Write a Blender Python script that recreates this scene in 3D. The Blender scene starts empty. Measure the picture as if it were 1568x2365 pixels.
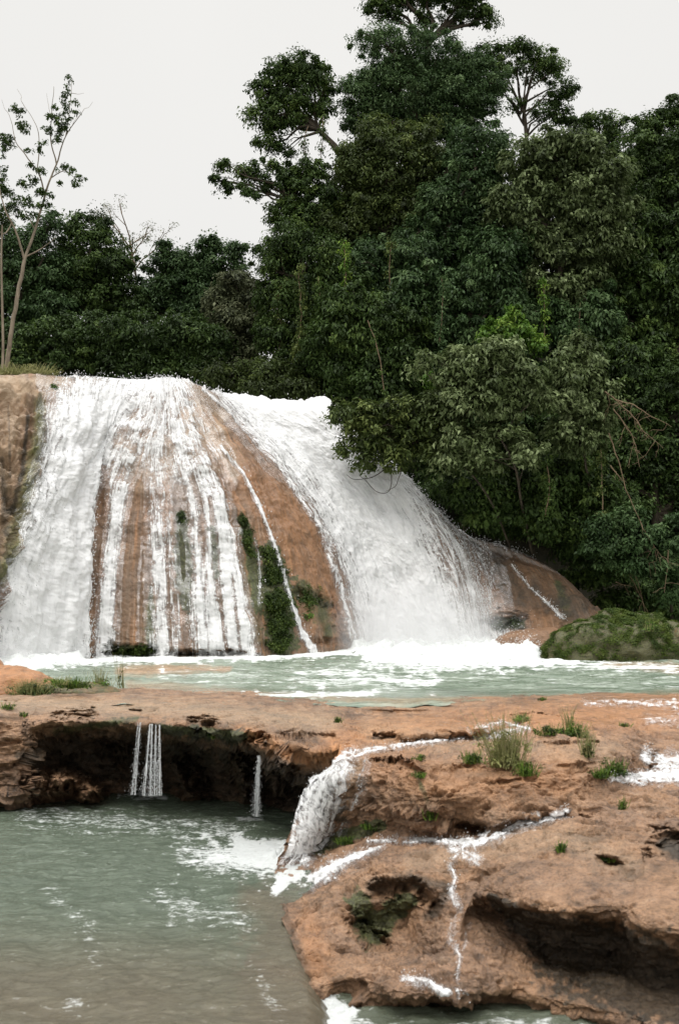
import bpy, math, random
import numpy as np
from mathutils import Vector

# ------------------------------------------------------------------ scene, camera, light
SC = bpy.context.scene
COL = SC.collection
F = 2600.0                      # focal length in reference pixels (frame 1568 x 2365)
CX, CY = 784.0, 1182.5
CZ = 1.8                        # eye height above the upper pool
TH = math.atan((1380 - CY) / F)  # upward pitch
ct, st = math.cos(TH), math.sin(TH)

cam_d = bpy.data.cameras.new('camera')
cam = bpy.data.objects.new('camera', cam_d)
COL.objects.link(cam)
cam.location = (0, 0, CZ)
cam.rotation_euler = (math.radians(90) + TH, 0, 0)
cam_d.sensor_fit = 'VERTICAL'
cam_d.sensor_height = 36.0
cam_d.lens = F / 2365.0 * 36.0
cam_d.clip_end = 2000
cam_d.dof.use_dof = True
cam_d.dof.focus_distance = 36.0
cam_d.dof.aperture_fstop = 2.4
SC.camera = cam

SUN_EL, SUN_AZ = math.radians(64), math.radians(205)
w = bpy.data.worlds.new('World')
SC.world = w
w.use_nodes = True
nt = w.node_tree
for n in list(nt.nodes):
    nt.nodes.remove(n)
out = nt.nodes.new('ShaderNodeOutputWorld')
bg = nt.nodes.new('ShaderNodeBackground')
sky = nt.nodes.new('ShaderNodeTexSky')
sky.sky_type = 'NISHITA'
sky.sun_disc = False
sky.sun_elevation = SUN_EL
sky.sun_rotation = SUN_AZ
tc = nt.nodes.new('ShaderNodeTexCoord')
sep = nt.nodes.new('ShaderNodeSeparateXYZ')
nt.links.new(tc.outputs['Generated'], sep.inputs[0])
ramp = nt.nodes.new('ShaderNodeValToRGB')      # overcast: even near the horizon, brighter overhead
ramp.color_ramp.elements[0].position = 0.0
ramp.color_ramp.elements[0].color = (0.224, 0.222, 0.217, 1)
ramp.color_ramp.elements[1].position = 0.50
ramp.color_ramp.elements[1].color = (0.224, 0.221, 0.214, 1)
e = ramp.color_ramp.elements.new(1.0)
e.color = (0.92, 0.92, 0.93, 1)
nt.links.new(sep.outputs[2], ramp.inputs[0])
cl = nt.nodes.new('ShaderNodeTexNoise')
cl.inputs['Scale'].default_value = 1.6
cl.inputs['Detail'].default_value = 3
nt.links.new(tc.outputs['Generated'], cl.inputs['Vector'])
mr = nt.nodes.new('ShaderNodeMapRange')
mr.inputs['To Min'].default_value = 31.0
mr.inputs['To Max'].default_value = 36.0
nt.links.new(cl.outputs['Fac'], mr.inputs['Value'])
vm = nt.nodes.new('ShaderNodeVectorMath')
vm.operation = 'SCALE'
nt.links.new(ramp.outputs['Color'], vm.inputs[0])
nt.links.new(mr.outputs['Result'], vm.inputs['Scale'])
mix = nt.nodes.new('ShaderNodeMixRGB')
mix.inputs[0].default_value = 0.97
nt.links.new(sky.outputs['Color'], mix.inputs[1])
nt.links.new(vm.outputs['Vector'], mix.inputs[2])
nt.links.new(mix.outputs['Color'], bg.inputs['Color'])
bg.inputs['Strength'].default_value = 0.10
nt.links.new(bg.outputs[0], out.inputs['Surface'])

sun_d = bpy.data.lights.new('sun', 'SUN')
sun_d.energy = 1.3
sun_d.angle = math.radians(25)
sun_d.color = (1.0, 0.97, 0.92)
sun = bpy.data.objects.new('sun', sun_d)
COL.objects.link(sun)
# light falls from behind the left shoulder of the camera, high
sv = Vector((math.sin(SUN_AZ) * math.cos(SUN_EL), math.cos(SUN_AZ) * math.cos(SUN_EL), math.sin(SUN_EL)))
sun.rotation_euler = sv.to_track_quat('Z', 'Y').to_euler()

SC.view_settings.view_transform = 'Standard'
SC.view_settings.look = 'None'
SC.view_settings.exposure = 0.22
SC.view_settings.gamma = 1.0
SC.render.engine = 'CYCLES'
SC.cycles.max_bounces = 8
SC.cycles.diffuse_bounces = 3
SC.cycles.transparent_max_bounces = 16
SC.cycles.volume_bounces = 2
SC.cycles.volume_step_rate = 4.0

rng = np.random.default_rng(7)
random.seed(7)

# ------------------------------------------------------------------ geometry helpers
def ray(u, v):
    x = (u - CX) / F
    y = (CY - v) / F
    return np.array([x, ct - y * st, st + y * ct])

def pY(u, v, Y):
    d = ray(u, v)
    return np.array([0, 0, CZ]) + d * (Y / d[1])

def pz(u, v, z):
    d = ray(u, v)
    return np.array([0, 0, CZ]) + d * ((z - CZ) / d[2])

def pt(u, v, a):                # a > 5: distance, else height
    return pY(u, v, a) if a > 5 else pz(u, v, a)

def proj(P):
    d = P - np.array([0, 0, CZ])
    f = d[..., 1] * ct + d[..., 2] * st
    up = -d[..., 1] * st + d[..., 2] * ct
    f = np.where(np.abs(f) < 1e-3, 1e-3, f)
    return CX + F * d[..., 0] / f, CY - F * up / f

_perm = np.random.default_rng(3).permutation(256)
_perm = np.concatenate([_perm, _perm, _perm])
_grad = np.random.default_rng(4).normal(size=(256, 3))
_grad /= np.linalg.norm(_grad, axis=1)[:, None]

def pnoise(P):
    P = np.asarray(P, dtype=np.float64)
    sh = P.shape[:-1]
    P = P.reshape(-1, 3)
    i = np.floor(P).astype(int)
    f = P - i
    i &= 255
    w_ = f * f * f * (f * (f * 6 - 15) + 10)
    r = np.zeros(len(P))
    for dx in (0, 1):
        for dy in (0, 1):
            for dz in (0, 1):
                h = _perm[_perm[_perm[(i[:, 0] + dx) & 255] + ((i[:, 1] + dy) & 255)] + ((i[:, 2] + dz) & 255)]
                g = _grad[h]
                d = g[:, 0] * (f[:, 0] - dx) + g[:, 1] * (f[:, 1] - dy) + g[:, 2] * (f[:, 2] - dz)
                wt = (w_[:, 0] if dx else 1 - w_[:, 0]) * (w_[:, 1] if dy else 1 - w_[:, 1]) * (w_[:, 2] if dz else 1 - w_[:, 2])
                r += d * wt
    return r.reshape(sh)

def fbm(P, octv=4, gain=0.5):
    P = np.asarray(P, dtype=np.float64)
    r = 0; a = 1.0
    for k in range(octv):
        r = r + a * pnoise(P * (2.03 ** k) + 17.3 * k)
        a *= gain
    return r

def ridge(P, octv=4):
    P = np.asarray(P, dtype=np.float64)
    r = 0; a = 1.0
    for k in range(octv):
        r = r + a * (0.5 - np.abs(pnoise(P * (2.07 ** k) + 9.1 * k)) * 1.6)
        a *= 0.5
    return r

def sstep(a, b, x):
    t = np.clip((x - a) / (b - a + 1e-12), 0, 1)
    return t * t * (3 - 2 * t)

def crom(pts, n, par=None):
    """Catmull-Rom through pts (K, ...) at n uniform parameters"""
    pts = np.asarray(pts, float)
    K = len(pts)
    t = np.linspace(0, K - 1, n) if par is None else par
    i = np.clip(np.floor(t).astype(int), 0, K - 2)
    f = (t - i).reshape((-1,) + (1,) * (pts.ndim - 1))
    p0 = pts[np.clip(i - 1, 0, K - 1)]; p1 = pts[i]; p2 = pts[i + 1]; p3 = pts[np.clip(i + 2, 0, K - 1)]
    return 0.5 * (2 * p1 + (p2 - p0) * f + (2 * p0 - 5 * p1 + 4 * p2 - p3) * f ** 2 + (3 * p1 - 3 * p2 + p3 - p0) * f ** 3)

def grid_normals(G):
    a = np.gradient(G, axis=0)
    b = np.gradient(G, axis=1)
    n = np.cross(a, b)
    n /= np.linalg.norm(n, axis=2)[..., None] + 1e-9
    return n

def dist_poly(u, v, pts):
    """distance / width to a polyline of (u, v, w)"""
    best = np.full(u.shape, 1e9)
    for (a, b) in zip(pts[:-1], pts[1:]):
        ax, ay, aw = a; bx, by, bw = b
        dx, dy = bx - ax, by - ay
        L = dx * dx + dy * dy + 1e-9
        t = np.clip(((u - ax) * dx + (v - ay) * dy) / L, 0, 1)
        d = np.hypot(u - ax - t * dx, v - ay - t * dy) / (aw + (bw - aw) * t)
        best = np.minimum(best, d)
    return best

_pc = {}
def paint(P, pts, soft=0.5):
    """0..1 region round a polyline, with ragged natural edges"""
    k = (id(P), P.shape, float(P.flat[0]), float(P.flat[-1]))
    if k not in _pc:
        u, v = proj(P)
        z = 0 * u
        _pc[k] = (u, v, 1 + 0.75 * pnoise(np.stack([u / 26, v / 17, z], -1)) + 0.45 * pnoise(np.stack([u / 10, v / 7, z + 5], -1)) + .3 * pnoise(np.stack([u / 4.5, v / 3.5, z + 9], -1)))
    u, v, w_ = _pc[k]
    return 1 - sstep(1 - soft, 1 + soft, dist_poly(u, v, pts) * w_)

def new_mesh(name, V, faces, mat, attrs=None, uv=None, smooth=True, parent=None, loc=None):
    """faces: list of int arrays (n, k)"""
    me = bpy.data.meshes.new(name)
    V = np.asarray(V, dtype=np.float32).reshape(-1, 3)
    if loc is not None:
        V = V - np.asarray(loc, dtype=np.float32)
    me.vertices.add(len(V))
    me.vertices.foreach_set('co', V.ravel())
    faces = [f for f in faces if len(f)]
    nl = sum(f.size for f in faces)
    npoly = sum(len(f) for f in faces)
    me.loops.add(nl)
    li = np.concatenate([f.ravel() for f in faces]).astype(np.int32)
    me.loops.foreach_set('vertex_index', li)
    me.polygons.add(npoly)
    sizes = np.concatenate([np.full(len(f), f.shape[1], dtype=np.int32) for f in faces])
    starts = np.concatenate([[0], np.cumsum(sizes)[:-1]]).astype(np.int32)
    me.polygons.foreach_set('loop_start', starts)
    if smooth:
        me.polygons.foreach_set('use_smooth', np.ones(npoly, dtype=bool))
    for k, a in (attrs or {}).items():
        at = me.attributes.new(k, 'FLOAT', 'POINT')
        at.data.foreach_set('value', np.asarray(a, dtype=np.float32).ravel())
    if uv is not None:
        at = me.attributes.new('flow', 'FLOAT_VECTOR', 'POINT')
        U = np.zeros((len(V), 3), dtype=np.float32)
        U[:, :2] = np.asarray(uv, dtype=np.float32).reshape(-1, 2)
        at.data.foreach_set('vector', U.ravel())
    me.update(calc_edges=True)
    me.validate()
    me.materials.append(mat)
    o = bpy.data.objects.new(name, me)
    COL.objects.link(o)
    if parent is not None:
        o.parent = parent
    elif loc is not None:
        o.location = loc
    return o

def tag(o, label=None, cat=None, group=None, kind=None):
    if label: o['label'] = label
    if cat: o['category'] = cat
    if group: o['group'] = group
    if kind: o['kind'] = kind
    return o

def empty(name, loc, label, cat, group=None):
    o = bpy.data.objects.new(name, None)
    o.empty_display_size = 0.2
    COL.objects.link(o)
    o.location = loc
    return tag(o, label, cat, group)

def grid_faces(n, m, mask=None):
    idx = np.arange(n * m).reshape(n, m)
    f = np.stack([idx[:-1, :-1], idx[1:, :-1], idx[1:, 1:], idx[:-1, 1:]], axis=-1).reshape(-1, 4)
    if mask is not None:
        f = f[mask.reshape(-1)]
    return f

def compact(V, faces, *arrs):
    used = np.unique(np.concatenate([f.ravel() for f in faces]))
    rm = np.full(len(V), -1); rm[used] = np.arange(len(used))
    return V[used], [rm[f] for f in faces], [a[used] for a in arrs]

class Buf:
    def __init__(s):
        s.V = []; s.Q = []; s.T = []; s.n = 0; s.A = []
    def add(s, V, Q=None, T=None, a=None):
        V = np.asarray(V, float).reshape(-1, 3)
        s.V.append(V)
        if Q is not None: s.Q.append(np.asarray(Q) + s.n)
        if T is not None: s.T.append(np.asarray(T) + s.n)
        s.A.append(np.full(len(V), 0.5) if a is None else np.broadcast_to(np.asarray(a, float), (len(V),)).copy())
        s.n += len(V)
    def tube(s, pts, rad, seg=6, a=None):
        pts = np.asarray(pts, float)
        rad = np.broadcast_to(np.asarray(rad, float), (len(pts),))
        tg = np.gradient(pts, axis=0)
        tg /= np.linalg.norm(tg, axis=1)[:, None] + 1e-9
        ref = np.array([0.31, 0.9, 0.2]) if abs(tg[0][1]) < 0.8 else np.array([1.0, 0, 0.1])
        x = np.cross(tg, ref); x /= np.linalg.norm(x, axis=1)[:, None] + 1e-9
        y = np.cross(tg, x)
        an = np.linspace(0, 2 * np.pi, seg, endpoint=False)
        V = pts[:, None] + rad[:, None, None] * (x[:, None] * np.cos(an)[None, :, None] + y[:, None] * np.sin(an)[None, :, None])
        n = len(pts)
        i = np.arange(n - 1)[:, None] * seg; j = np.arange(seg)[None]
        jn = (j + 1) % seg
        Q = np.stack([i + j, i + jn, i + seg + jn, i + seg + j], -1).reshape(-1, 4)
        s.add(V, Q, a=a)
    def build(s, name, mat, parent=None, loc=None, smooth=True, extra=None):
        V = np.concatenate(s.V)
        fs = []
        if s.Q: fs.append(np.concatenate(s.Q))
        if s.T: fs.append(np.concatenate(s.T))
        return new_mesh(name, V, fs, mat, {'tint': np.concatenate(s.A)}, smooth=smooth, parent=parent, loc=loc)

def wiggle(p0, p1, n=8, amp=0.1, sag=0.0, seed=0):
    r = np.random.default_rng(seed)
    p0 = np.asarray(p0, float); p1 = np.asarray(p1, float)
    t = np.linspace(0, 1, n)[:, None]
    L = np.linalg.norm(p1 - p0)
    K = r.normal(size=(4, 3)) * amp * L * 0.5
    K[0] = K[-1] = 0
    return p0 + (p1 - p0) * t + crom(K, n) + np.array([0, 0, 1]) * (sag * L * 4 * t * (1 - t))

# ------------------------------------------------------------------ materials
class NT:
    def __init__(s, name):
        s.m = bpy.data.materials.new(name)
        s.m.use_nodes = True
        s.t = s.m.node_tree
        for n in list(s.t.nodes): s.t.nodes.remove(n)
        s.out = s.n('ShaderNodeOutputMaterial')
    def n(s, typ, **kw):
        n = s.t.nodes.new(typ)
        for k, v in kw.items(): setattr(n, k, v)
        return n
    def l(s, a, b): s.t.links.new(a, b)
    def val(s, sock, x):
        if hasattr(x, 'links') or hasattr(x, 'is_linked'): s.l(x, sock)
        else: sock.default_value = x
    def attr(s, name, vec=False):
        n = s.n('ShaderNodeAttribute', attribute_name=name)
        return n.outputs['Vector'] if vec else n.outputs['Fac']
    def math(s, op, a, b=0.0, c=0.0, clamp=False):
        n = s.n('ShaderNodeMath', operation=op, use_clamp=clamp)
        s.val(n.inputs[0], a); s.val(n.inputs[1], b); s.val(n.inputs[2], c)
        return n.outputs[0]
    def noise(s, vec, scale, detail=4, rough=0.55, dist=0.0, sc3=None):
        if sc3 is not None:
            m = s.n('ShaderNodeMapping'); s.l(vec, m.inputs[0]); m.inputs['Scale'].default_value = sc3; vec = m.outputs[0]
        n = s.n('ShaderNodeTexNoise')
        s.l(vec, n.inputs['Vector'])
        n.inputs['Scale'].default_value = scale; n.inputs['Detail'].default_value = detail
        n.inputs['Roughness'].default_value = rough; n.inputs['Distortion'].default_value = dist
        return n.outputs['Fac']
    def mr(s, x, a, b, c=0.0, d=1.0, smooth=False):
        n = s.n('ShaderNodeMapRange')
        if smooth: n.interpolation_type = 'SMOOTHSTEP'
        s.val(n.inputs[0], x); s.val(n.inputs[1], a); s.val(n.inputs[2], b); s.val(n.inputs[3], c); s.val(n.inputs[4], d)
        return n.outputs[0]
    def mix(s, f, a, b):
        n = s.n('ShaderNodeMixRGB')
        s.val(n.inputs[0], f)
        for i, x in ((1, a), (2, b)):
            if isinstance(x, tuple): n.inputs[i].default_value = (*x, 1)
            else: s.l(x, n.inputs[i])
        return n.outputs[0]
    def ramp(s, f, stops):
        n = s.n('ShaderNodeValToRGB'); s.l(f, n.inputs[0])
        cr = n.color_ramp
        while len(cr.elements) < len(stops): cr.elements.new(0.5)
        for e_, (p, c) in zip(cr.elements, stops):
            e_.position = p; e_.color = (*c, 1)
        return n.outputs[0]
    def bsdf(s, col, rough=0.6, spec=0.4, **kw):
        n = s.n('ShaderNodeBsdfPrincipled')
        if isinstance(col, tuple): n.inputs['Base Color'].default_value = (*col, 1)
        else: s.l(col, n.inputs['Base Color'])
        s.val(n.inputs['Roughness'], rough); s.val(n.inputs['Specular IOR Level'], spec)
        return n
    def bump(s, h, strength=0.5, dist=0.05, normal=None):
        n = s.n('ShaderNodeBump')
        s.l(h, n.inputs['Height']); n.inputs['Strength'].default_value = strength; n.inputs['Distance'].default_value = dist
        if normal is not None: s.l(normal, n.inputs['Normal'])
        return n.outputs[0]
    def shader(s, a): s.l(a, s.out.inputs['Surface']); return s.m

def rock_mat(name, flow=False, tone=1.0, wet=0.45):
    t = NT(name)
    pos = t.n('ShaderNodeNewGeometry').outputs['Position']
    big = t.noise(pos, 0.9 if not flow else 0.45, 5, 0.6, 0.3)
    mid = t.noise(pos, 5.0 if not flow else 2.2, 6, 0.65, 0.4)
    fine = t.noise(pos, 28.0 if not flow else 12.0, 5, 0.7)
    k = tone
    col = t.ramp(big, [(0.30, (.14*k, .092*k, .060*k)), (0.45, (.235*k, .134*k, .074*k)), (0.58, (.285*k, .157*k, .077*k)), (0.72, (.285*k, .192*k, .126*k))])
    c2 = t.ramp(mid, [(0.34, (.07*k, .046*k, .028*k)), (0.45, (.21*k, .122*k, .068*k)), (0.58, (.31*k, .185*k, .108*k)), (0.7, (.41*k, .285*k, .19*k))])
    col = t.mix(0.5, col, c2)
    dk = t.mr(fine, 0.36, 0.56, 0.62, 1.06)
    mul = t.n('ShaderNodeVectorMath', operation='SCALE'); t.l(col, mul.inputs[0]); t.l(dk, mul.inputs['Scale'])
    col = mul.outputs[0]
    if not flow:
        st_ = t.noise(pos, 1.0, 5, 0.65, 0.7, (1.6, 1.6, 9.0))
        wetp = t.noise(pos, 1.7, 4, 0.6, 0.6)
        speck = t.noise(pos, 75.0, 3, 0.6)
        dkk = t.math('MULTIPLY', t.mr(st_, 0.36, 0.5, 0.62, 1.0), t.math('MULTIPLY', t.mr(wetp, 0.38, 0.52, 0.72, 1.04), t.mr(speck, 0.36, 0.5, 0.72, 1.05)))
        ml2 = t.n('ShaderNodeVectorMath', operation='SCALE'); t.l(col, ml2.inputs[0]); t.l(dkk, ml2.inputs['Scale'])
        col = ml2.outputs[0]
    if flow:
        fl = t.attr('flow', True)
        s1 = t.noise(fl, 1.0, 5, 0.6, 0.1, (5.0, 0.28, 1))
        s2 = t.noise(fl, 1.0, 4, 0.6, 0.1, (18.0, 0.6, 1))
        col = t.mix(t.mr(s1, 0.42, 0.66, 0, 0.75), col, (.15, .10, .062))
        col = t.mix(t.mr(s1, 0.48, 0.3, 0, 0.6), col, (.40, .20, .085))
        col = t.mix(t.mr(s2, 0.55, 0.72, 0, 0.55), col, (.42, .34, .27))
        col = t.mix(t.mr(s2, 0.45, 0.3, 0, 0.45), col, (.10, .06, .035))
    org = t.attr('orange')
    col = t.mix(t.math('MULTIPLY', org, t.mr(mid, 0.3, 0.6, 0.35, 1.0), clamp=True), col, (.42*k, .185*k, .065*k))
    pale = t.attr('pale')
    col = t.mix(t.math('MULTIPLY', pale, 0.7), col, (.40, .305, .20))
    moss = t.attr('moss')
    mm = t.mr(t.math('ADD', t.math('MULTIPLY', moss, 1.25), t.math('MULTIPLY', mid, 1.0)), 0.85, 1.15, 0, 1)
    mcol = t.ramp(fine, [(0.35, (.022, .026, .012)), (0.52, (.055, .07, .022)), (0.7, (.10, .12, .035))])
    col = t.mix(t.math('MULTIPLY', mm, 0.9), col, mcol)
    alg = t.attr('algae')
    col = t.mix(t.math('MULTIPLY', alg, t.mr(mid, .3, .6, .5, .95), clamp=True), col, t.mix(t.mr(fine, .4, .6), (.085, .095, .035), (.19, .195, .075)))
    stain_shade = t.attr('stain_shade')  # real algae and wet stain, plus shade painted into the rock colour
    dm = t.mr(t.math('ADD', t.math('MULTIPLY', stain_shade, 1.2), t.math('MULTIPLY', mid, 0.9)), 0.8, 1.25, 0, 1)
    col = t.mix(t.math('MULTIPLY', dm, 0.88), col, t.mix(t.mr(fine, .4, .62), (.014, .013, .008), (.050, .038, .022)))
    rg = t.mr(big, 0.35, 0.65, wet - .06, wet + 0.3)
    b = t.bsdf(col, rg, 0.45)
    hh = t.math('ADD', t.math('MULTIPLY', mid, 1.0), t.math('MULTIPLY', fine, 0.45))
    if not flow: hh = t.math('ADD', hh, t.math('ADD', t.math('MULTIPLY', st_, .8), t.math('MULTIPLY', speck, .12)))
    t.l(t.bump(hh, 0.9, 0.06 if not flow else 0.12), b.inputs['Normal'])
    return t.shader(b.outputs[0])

def fall_mat(name, fs=(9.0, 0.9), lace=7.0, low=.60, bmp=.4, film=.12):
    """white water running over rock: filaments along the flow, holes where the sheet breaks"""
    t = NT(name)
    fl = t.attr('flow', True)
    cov = t.attr('cov')
    a = t.noise(fl, 1.0, 5, 0.62, 0.6, (fs[0], fs[1], 1))
    a2 = t.noise(fl, 1.0, 3, 0.6, 0.3, (fs[0] * 2.3, fs[1] * 1.1, 1))
    b_ = t.noise(fl, lace, 5, 0.7, 0.8)
    n = t.math('ADD', t.math('ADD', t.math('MULTIPLY', a, 0.34), t.math('MULTIPLY', a2, 0.28)), t.math('MULTIPLY', b_, 0.38))
    nn = t.mr(n, 0.37, 0.63, 0, 1)
    x = t.math('ADD', nn, t.math('MULTIPLY', cov, t.mr(cov, 0.85, 1.0, 1.15, 1.5)))
    al = t.mr(x, 0.80, 1.42, 0, 1, True)
    soft = t.noise(fl, 1.0, 4, 0.55, 0.5, (1.6, .5, 1))
    cn = t.mr(cov, 0.85, 1.0)
    cf = t.math('ADD', t.math('MULTIPLY', t.mr(nn, 0.1, 0.8), t.math('SUBTRACT', 1.0, t.math('MULTIPLY', cn, .45))), t.math('MULTIPLY', t.mr(soft, .35, .6), t.math('MULTIPLY', cn, .45)), clamp=True)
    cf = t.mr(cf, 0.0, 1.0, t.math('MULTIPLY', cn, .35), 1.0)
    col = t.mix(cf, (low, low * 1.01, low), (.88, .88, .87))
    b = t.bsdf(col, 0.55, 0.3)
    h = t.math('ADD', t.math('MULTIPLY', nn, 0.6), t.math('MULTIPLY', b_, 0.8))
    t.l(t.bump(h, bmp, 0.06), b.inputs['Normal'])
    tr = t.n('ShaderNodeBsdfTranslucent'); tr.inputs[0].default_value = (.85, .86, .86, 1)
    m0 = t.n('ShaderNodeMixShader'); m0.inputs[0].default_value = 0.22
    t.l(b.outputs[0], m0.inputs[1]); t.l(tr.outputs[0], m0.inputs[2])
    tp0 = t.n('ShaderNodeBsdfTransparent')
    gl = t.n('ShaderNodeBsdfGlossy'); gl.inputs['Roughness'].default_value = .18; gl.inputs['Color'].default_value = (.8, .8, .8, 1)
    t.l(t.bump(h, .5, .05), gl.inputs['Normal'])
    tp = t.n('ShaderNodeMixShader'); tp.inputs[0].default_value = film
    t.l(tp0.outputs[0], tp.inputs[1]); t.l(gl.outputs[0], tp.inputs[2])
    ms = t.n('ShaderNodeMixShader')
    t.l(al, ms.inputs[0]); t.l(tp.outputs[0], ms.inputs[1]); t.l(m0.outputs[0], ms.inputs[2])
    return t.shader(ms.outputs[0])

def pool_mat(name, deep, light, brown, fscale=(1.2, 3.0), rough=0.13):
    t = NT(name)
    pos = t.n('ShaderNodeNewGeometry').outputs['Position']
    foam = t.attr('foam'); bed = t.attr('bed')
    n1 = t.noise(pos, 1.0, 6, 0.66, 1.0, (fscale[0], fscale[1], 1))
    n2 = t.noise(pos, 1.0, 5, 0.7, 0.6, (fscale[0] * 4.5, fscale[1] * 3.5, 1))
    n3 = t.noise(pos, 0.5, 3, 0.5, 0.4)
    col = t.mix(t.mr(n1, 0.38, 0.62), deep, light)
    col = t.mix(t.math('MULTIPLY', bed, t.mr(n3, 0.3, 0.6, 0.75, 1.0), clamp=True), col, t.mix(t.mr(n1, .4, .6), brown, tuple(c * 1.35 for c in brown)))
    b = t.bsdf(col, rough, 0.5)
    b.inputs['IOR'].default_value = 1.33
    hh = t.math('ADD', t.math('MULTIPLY', n2, 0.5), n1)
    t.l(t.bump(hh, 0.5, 0.08), b.inputs['Normal'])
    n = t.math('ADD', t.math('MULTIPLY', n1, 0.55), t.math('MULTIPLY', n2, 0.45))
    nn = t.mr(n, 0.37, 0.63)
    f = t.mr(t.math('ADD', nn, t.math('MULTIPLY', foam, 1.35)), 0.95, 1.5, 0, 1, True)
    fb = t.bsdf((.62, .64, .62), 0.6, 0.3)
    t.l(t.bump(n2, 0.8, 0.06), fb.inputs['Normal'])
    ms = t.n('ShaderNodeMixShader'); t.l(f, ms.inputs[0]); t.l(b.outputs[0], ms.inputs[1]); t.l(fb.outputs[0], ms.inputs[2])
    return t.shader(ms.outputs[0])

def leaf_mat(name, dark, mid_, light, rough=0.55, trans=0.3):
    t = NT(name)
    tint = t.attr('tint')
    col = t.ramp(tint, [(0.0, dark), (0.55, mid_), (1.0, light)])
    b = t.bsdf(col, rough, 0.2)
    tr = t.n('ShaderNodeBsdfTranslucent'); t.l(col, tr.inputs[0])
    ms = t.n('ShaderNodeMixShader'); ms.inputs[0].default_value = trans
    t.l(b.outputs[0], ms.inputs[1]); t.l(tr.outputs[0], ms.inputs[2])
    return t.shader(ms.outputs[0])

def bark_mat(name, c0, c1):
    t = NT(name)
    pos = t.n('ShaderNodeNewGeometry').outputs['Position']
    n = t.noise(pos, 4.0, 5, 0.65, 0.5, (1, 1, 0.25))
    b = t.bsdf(t.mix(t.mr(n, 0.35, 0.65), c0, c1), 0.85, 0.2)
    t.l(t.bump(n, 0.6, 0.04), b.inputs['Normal'])
    return t.shader(b.outputs[0])

def soil_mat(name, c0, c1):
    t = NT(name)
    pos = t.n('ShaderNodeNewGeometry').outputs['Position']
    n = t.noise(pos, 1.7, 6, 0.7, 0.4)
    b = t.bsdf(t.mix(t.mr(n, 0.35, 0.65), c0, c1), 0.95, 0.1)
    t.l(t.bump(n, 0.8, 0.15), b.inputs['Normal'])
    return t.shader(b.outputs[0])

def plain_mat(name, c, rough=0.5):
    t = NT(name)
    pos = t.n('ShaderNodeNewGeometry').outputs['Position']
    n = t.noise(pos, 9.0, 3)
    return t.shader(t.bsdf(t.mix(n, tuple(x * 0.85 for x in c), c), rough, 0.4).outputs[0])

M = {}
M['dome'] = rock_mat('wet_travertine', True, 0.80, 0.36)
M['rock'] = rock_mat('travertine', False, 1.10, 0.34)
M['fall'] = fall_mat('white_water')
M['rill'] = fall_mat('shallow_running_water', (12.0, 2.4), 16.0, .74, .10, .10)
M['upool'] = pool_mat('green_rapid_water', (.125, .16, .115), (.25, .29, .23), (.26, .17, .10), (0.55, 2.0))
M['lpool'] = pool_mat('green_pool_water', (.062, .080, .054), (.105, .128, .092), (.086, .070, .046), (3.6, 8.0), 0.16)
M['soil'] = soil_mat('forest_soil', (.010, .010, .007), (.026, .024, .014))
M['spray'] = plain_mat('spray_water', (.78, .79, .79), 0.4)
M['bark'] = bark_mat('dark_bark', (.030, .024, .017), (.075, .06, .042))
M['palebark'] = bark_mat('pale_bark', (.13, .105, .075), (.27, .225, .165))
M['twig'] = bark_mat('dry_twig', (.11, .075, .045), (.22, .16, .10))
LP = {
 'dark': ((.018, .033, .008), (.055, .095, .022), (.130, .190, .045)),
 'blue': ((.019, .038, .012), (.058, .106, .034), (.145, .215, .085)),
 'olive': ((.024, .034, .009), (.072, .104, .026), (.180, .220, .062)),
 'pale': ((.030, .044, .013), (.092, .125, .042), (.28, .34, .160)),
 'grey': ((.038, .046, .024), (.112, .128, .062), (.25, .265, .15)),
 'bright': ((.035, .070, .010), (.095, .190, .025), (.25, .36, .06)),
 'moss': ((.016, .030, .005), (.052, .085, .013), (.125, .165, .028)),
 'straw': ((.11, .12, .04), (.27, .28, .10), (.48, .45, .23)),
}
for k, (a, b, c) in LP.items():
    M['leaf_' + k] = leaf_mat('leaf_' + k, a, b, c)

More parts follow.
